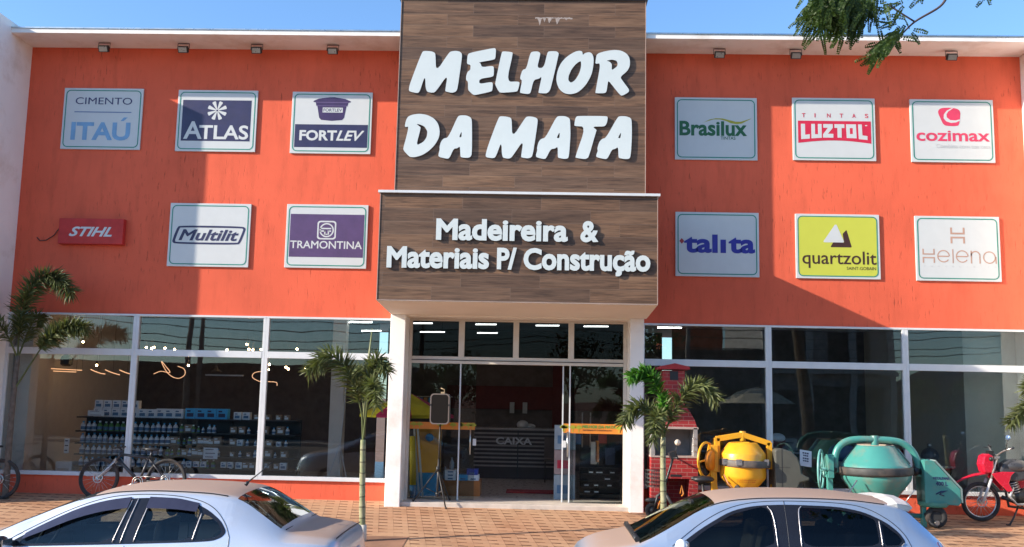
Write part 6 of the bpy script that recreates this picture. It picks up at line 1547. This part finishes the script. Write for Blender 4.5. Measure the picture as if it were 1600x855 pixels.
# right of the door: garments, buckets
for k, (x, c, lab) in enumerate(((.62,(.32,.36,.40),'pale blue and white carton stack nearest the right door leaf, lower one'),)):
    pass
for k, (x, z, c, lab) in enumerate(((.50,.02,(.35,.40,.45),'lower pale carton beside the right door leaf'),(.50,.44,(.40,.28,.27),'middle carton with red print beside the right door leaf'),(.50,.86,(.36,.42,.48),'upper pale carton beside the right door leaf'))):
    t_ = thing('carton', lab, 'carton', (x,.9,z)); m = MB(); m.box(x-.20, x+.16, .72, 1.05, z, z+.41); m.build('box', mat('ctn%d' % k, c, .6, var=.15), t_); m = MB(); m.box(x-.15, x+.06, .717, .72, z+.1, z+.24); m.build('print', M_LBL if k != 1 else M_RED, t_)
for k, (x, w_, z0, z1, c, lab) in enumerate(((.98,.10,.62,1.0,(.6,.52,.46),'white tool hanging on the rack right of the door'),(1.04,.06,.66,1.02,(.62,.2,.04),'orange tool hanging on the rack right of the door'),(1.13,.14,.98,1.2,(.42,.05,.04),'red pack hanging on the rack right of the door'),(1.26,.16,.62,.9,(.05,.06,.10),'dark pack hanging on the rack right of the door'),(.70,.12,.95,1.12,(.03,.14,.30),'blue pack hanging on the rack right of the door'))):
    t_ = tag(MB().box(x-w_/2, x+w_/2, .78, .84, z0, z1).build('hanging_tool', mat('tool%d' % k, c, .5)), lab, 'tool')
rk = thing('tool_rack', 'dark rack of tools inside the right door pane', 'rack', (1.05,.95,0))
m = MB(); m.box(.75, 1.45, 1.0, 1.04, .02, 1.1); m.build('back_panel', M_BLACK, rk)
for k in range(5): m = MB(); m.box(.75, 1.45, .86, .99, .10+.11*k, .115+.11*k); m.build('shelf', M_DARK, rk)
for x in (.78,.92): m = MB(); m.cyl((x,.85,.9), (x,.85,1.5), .012, 8); m.build('upright', M_FORK, rk)
rd = random.Random(8)
q0 = None
for k in range(14):
    x, z = .82+rd.random()*.55, .117+.11*rd.randrange(4)
    if q0 is None: q0 = thing('small_tool', 'small dark boxed tool on the rack inside the right door pane', 'tool', (x,.88,z), 'boxed tools on the rack'); m = MB(); m.box(x-.05,x+.05,.87,.95,z,z+.06); m.build('box', M_DARK, q0); m = MB(); m.box(x-.04,x+.03,.868,.87,z+.02,z+.04); m.build('print', M_PW, q0)
    else: dup(q0, (x,.88,z))
# right window: goods in the dark
t_ = thing('helmet', 'white and dark red safety helmet behind the right window post', 'helmet', (4.15,.9,1.02)); m = MB(); m.ball((4.15,.9,1.06), .15, 18, 12, 0, (1,1,.9)); m.build('shell', mat('helmet_red', (.16,.02,.02), .3), t_); m = MB(); m.ball((4.15,.86,1.13), .14, 18, 10, 0, (.95,1,.6)); m.build('top', M_PW, t_)
def display_table(lab, x0, x1, y, h):
    t_ = thing('display_table', lab, 'table', ((x0+x1)/2, y, 0)); m = MB(); m.box(x0, x1, y-.3, y+.3, h-.03, h); m.build('top', mat('table_grey', (.30,.30,.30), .5), t_)
    for x in (x0+.05, x1-.05):
        for yy in (y-.25, y+.25): m = MB(); m.cyl((x,yy,.02), (x,yy,h-.03), .02, 6); m.build('leg', M_DARK, t_)
display_table('grey display table behind the yellow mixer', 2.75, 4.6, 1.0, .90); display_table('grey display table behind the teal mixer and motorcycle', 5.0, 7.1, 1.0, .72)
for k, (x, w_, h, c, lab) in enumerate(((3.0,.34,.26,(.10,.10,.10),'dark case at the left end of the display table behind the yellow mixer'),(3.45,.5,.3,(.11,.035,.03),'dark red case on the display table behind the yellow mixer'),(4.35,.3,.22,(.2,.2,.2),'grey case at the right end of the display table behind the yellow mixer'))):
    t_ = thing('tool_case', lab, 'case', (x,1.0,.9)); m = MB(); m.box(x-w_/2, x+w_/2, .85, 1.15, .902, .902+h); m.build('case', mat('case%d' % k, c, .5), t_, bevel=.02); m = MB(); m.tube([(x-.06,.84,.9+h*.7),(x-.06,.81,.9+h*.7),(x+.06,.81,.9+h*.7),(x+.06,.84,.9+h*.7)], .008, 6); m.build('handle', M_BLACK, t_)
for k, (x, w_, h, c, lab) in enumerate(((5.3,.5,.34,(.03,.10,.28),'blue plastic tank on the display table behind the teal mixer'),(6.35,.36,.25,(.16,.02,.02),'dark red pump on the display table behind the motorcycle'),(6.8,.3,.3,(.10,.10,.11),'dark grey pump on the display table behind the motorcycle'))):
    t_ = thing('machine', lab, 'machine', (x,1.0,.72)); m = MB(); m.ball((x,1.0,.72+h/2), h/2, 16, 10, 0, (w_/h,1,1)); m.build('body', mat('mach%d' % k, c, .35), t_); m = MB(); m.cyl((x,1.0,.72+h), (x,1.0,.79+h), .04, 12); m.box(x-w_*.35, x+w_*.35, .88, 1.12, .722, .75); m.build('fitting', M_FORK, t_)
t_ = thing('wheelbarrow', 'dark wheelbarrow standing inside behind the yellow mixer handwheel', 'wheelbarrow', (2.9,.6,0)); m = MB(); m.prism([(2.72,.85),(3.1,.85),(3.02,.62),(2.80,.62)], .45, .75); m.build('tray', mat('barrow', (.10,.06,.02), .5), t_); m = MB(); m.torus((2.86,.6,.20), (0,1,0), .14, .04, 24, 8); m.build('wheel', M_RUBBER, t_); m = MB(); m.tube([(2.86,.6,.2),(2.9,.5,.6),(3.3,.5,.7)], .015, 6); m.tube([(2.86,.6,.2),(2.9,.7,.6),(3.3,.7,.7)], .015, 6); m.build('frame', M_DARK, t_)
# left bay next to the pillar: office fan/tripod, chair frames
t_ = thing('tripod_lamp', 'thin grey tripod light stand inside the left window near the palm', 'stand', (-3.55,1.2,0)); m = MB(); m.cyl((-3.52,1.2,.5), (-3.45,1.2,2.0), .011, 8); m.build('pole', M_ALU, t_)
for e in ((-3.3,1.1),(-3.75,1.1),(-3.5,1.5)): m = MB(); m.tube([(-3.52,1.2,.85),(e[0],e[1],.03)], .010, 6); m.build('leg', M_ALU, t_)
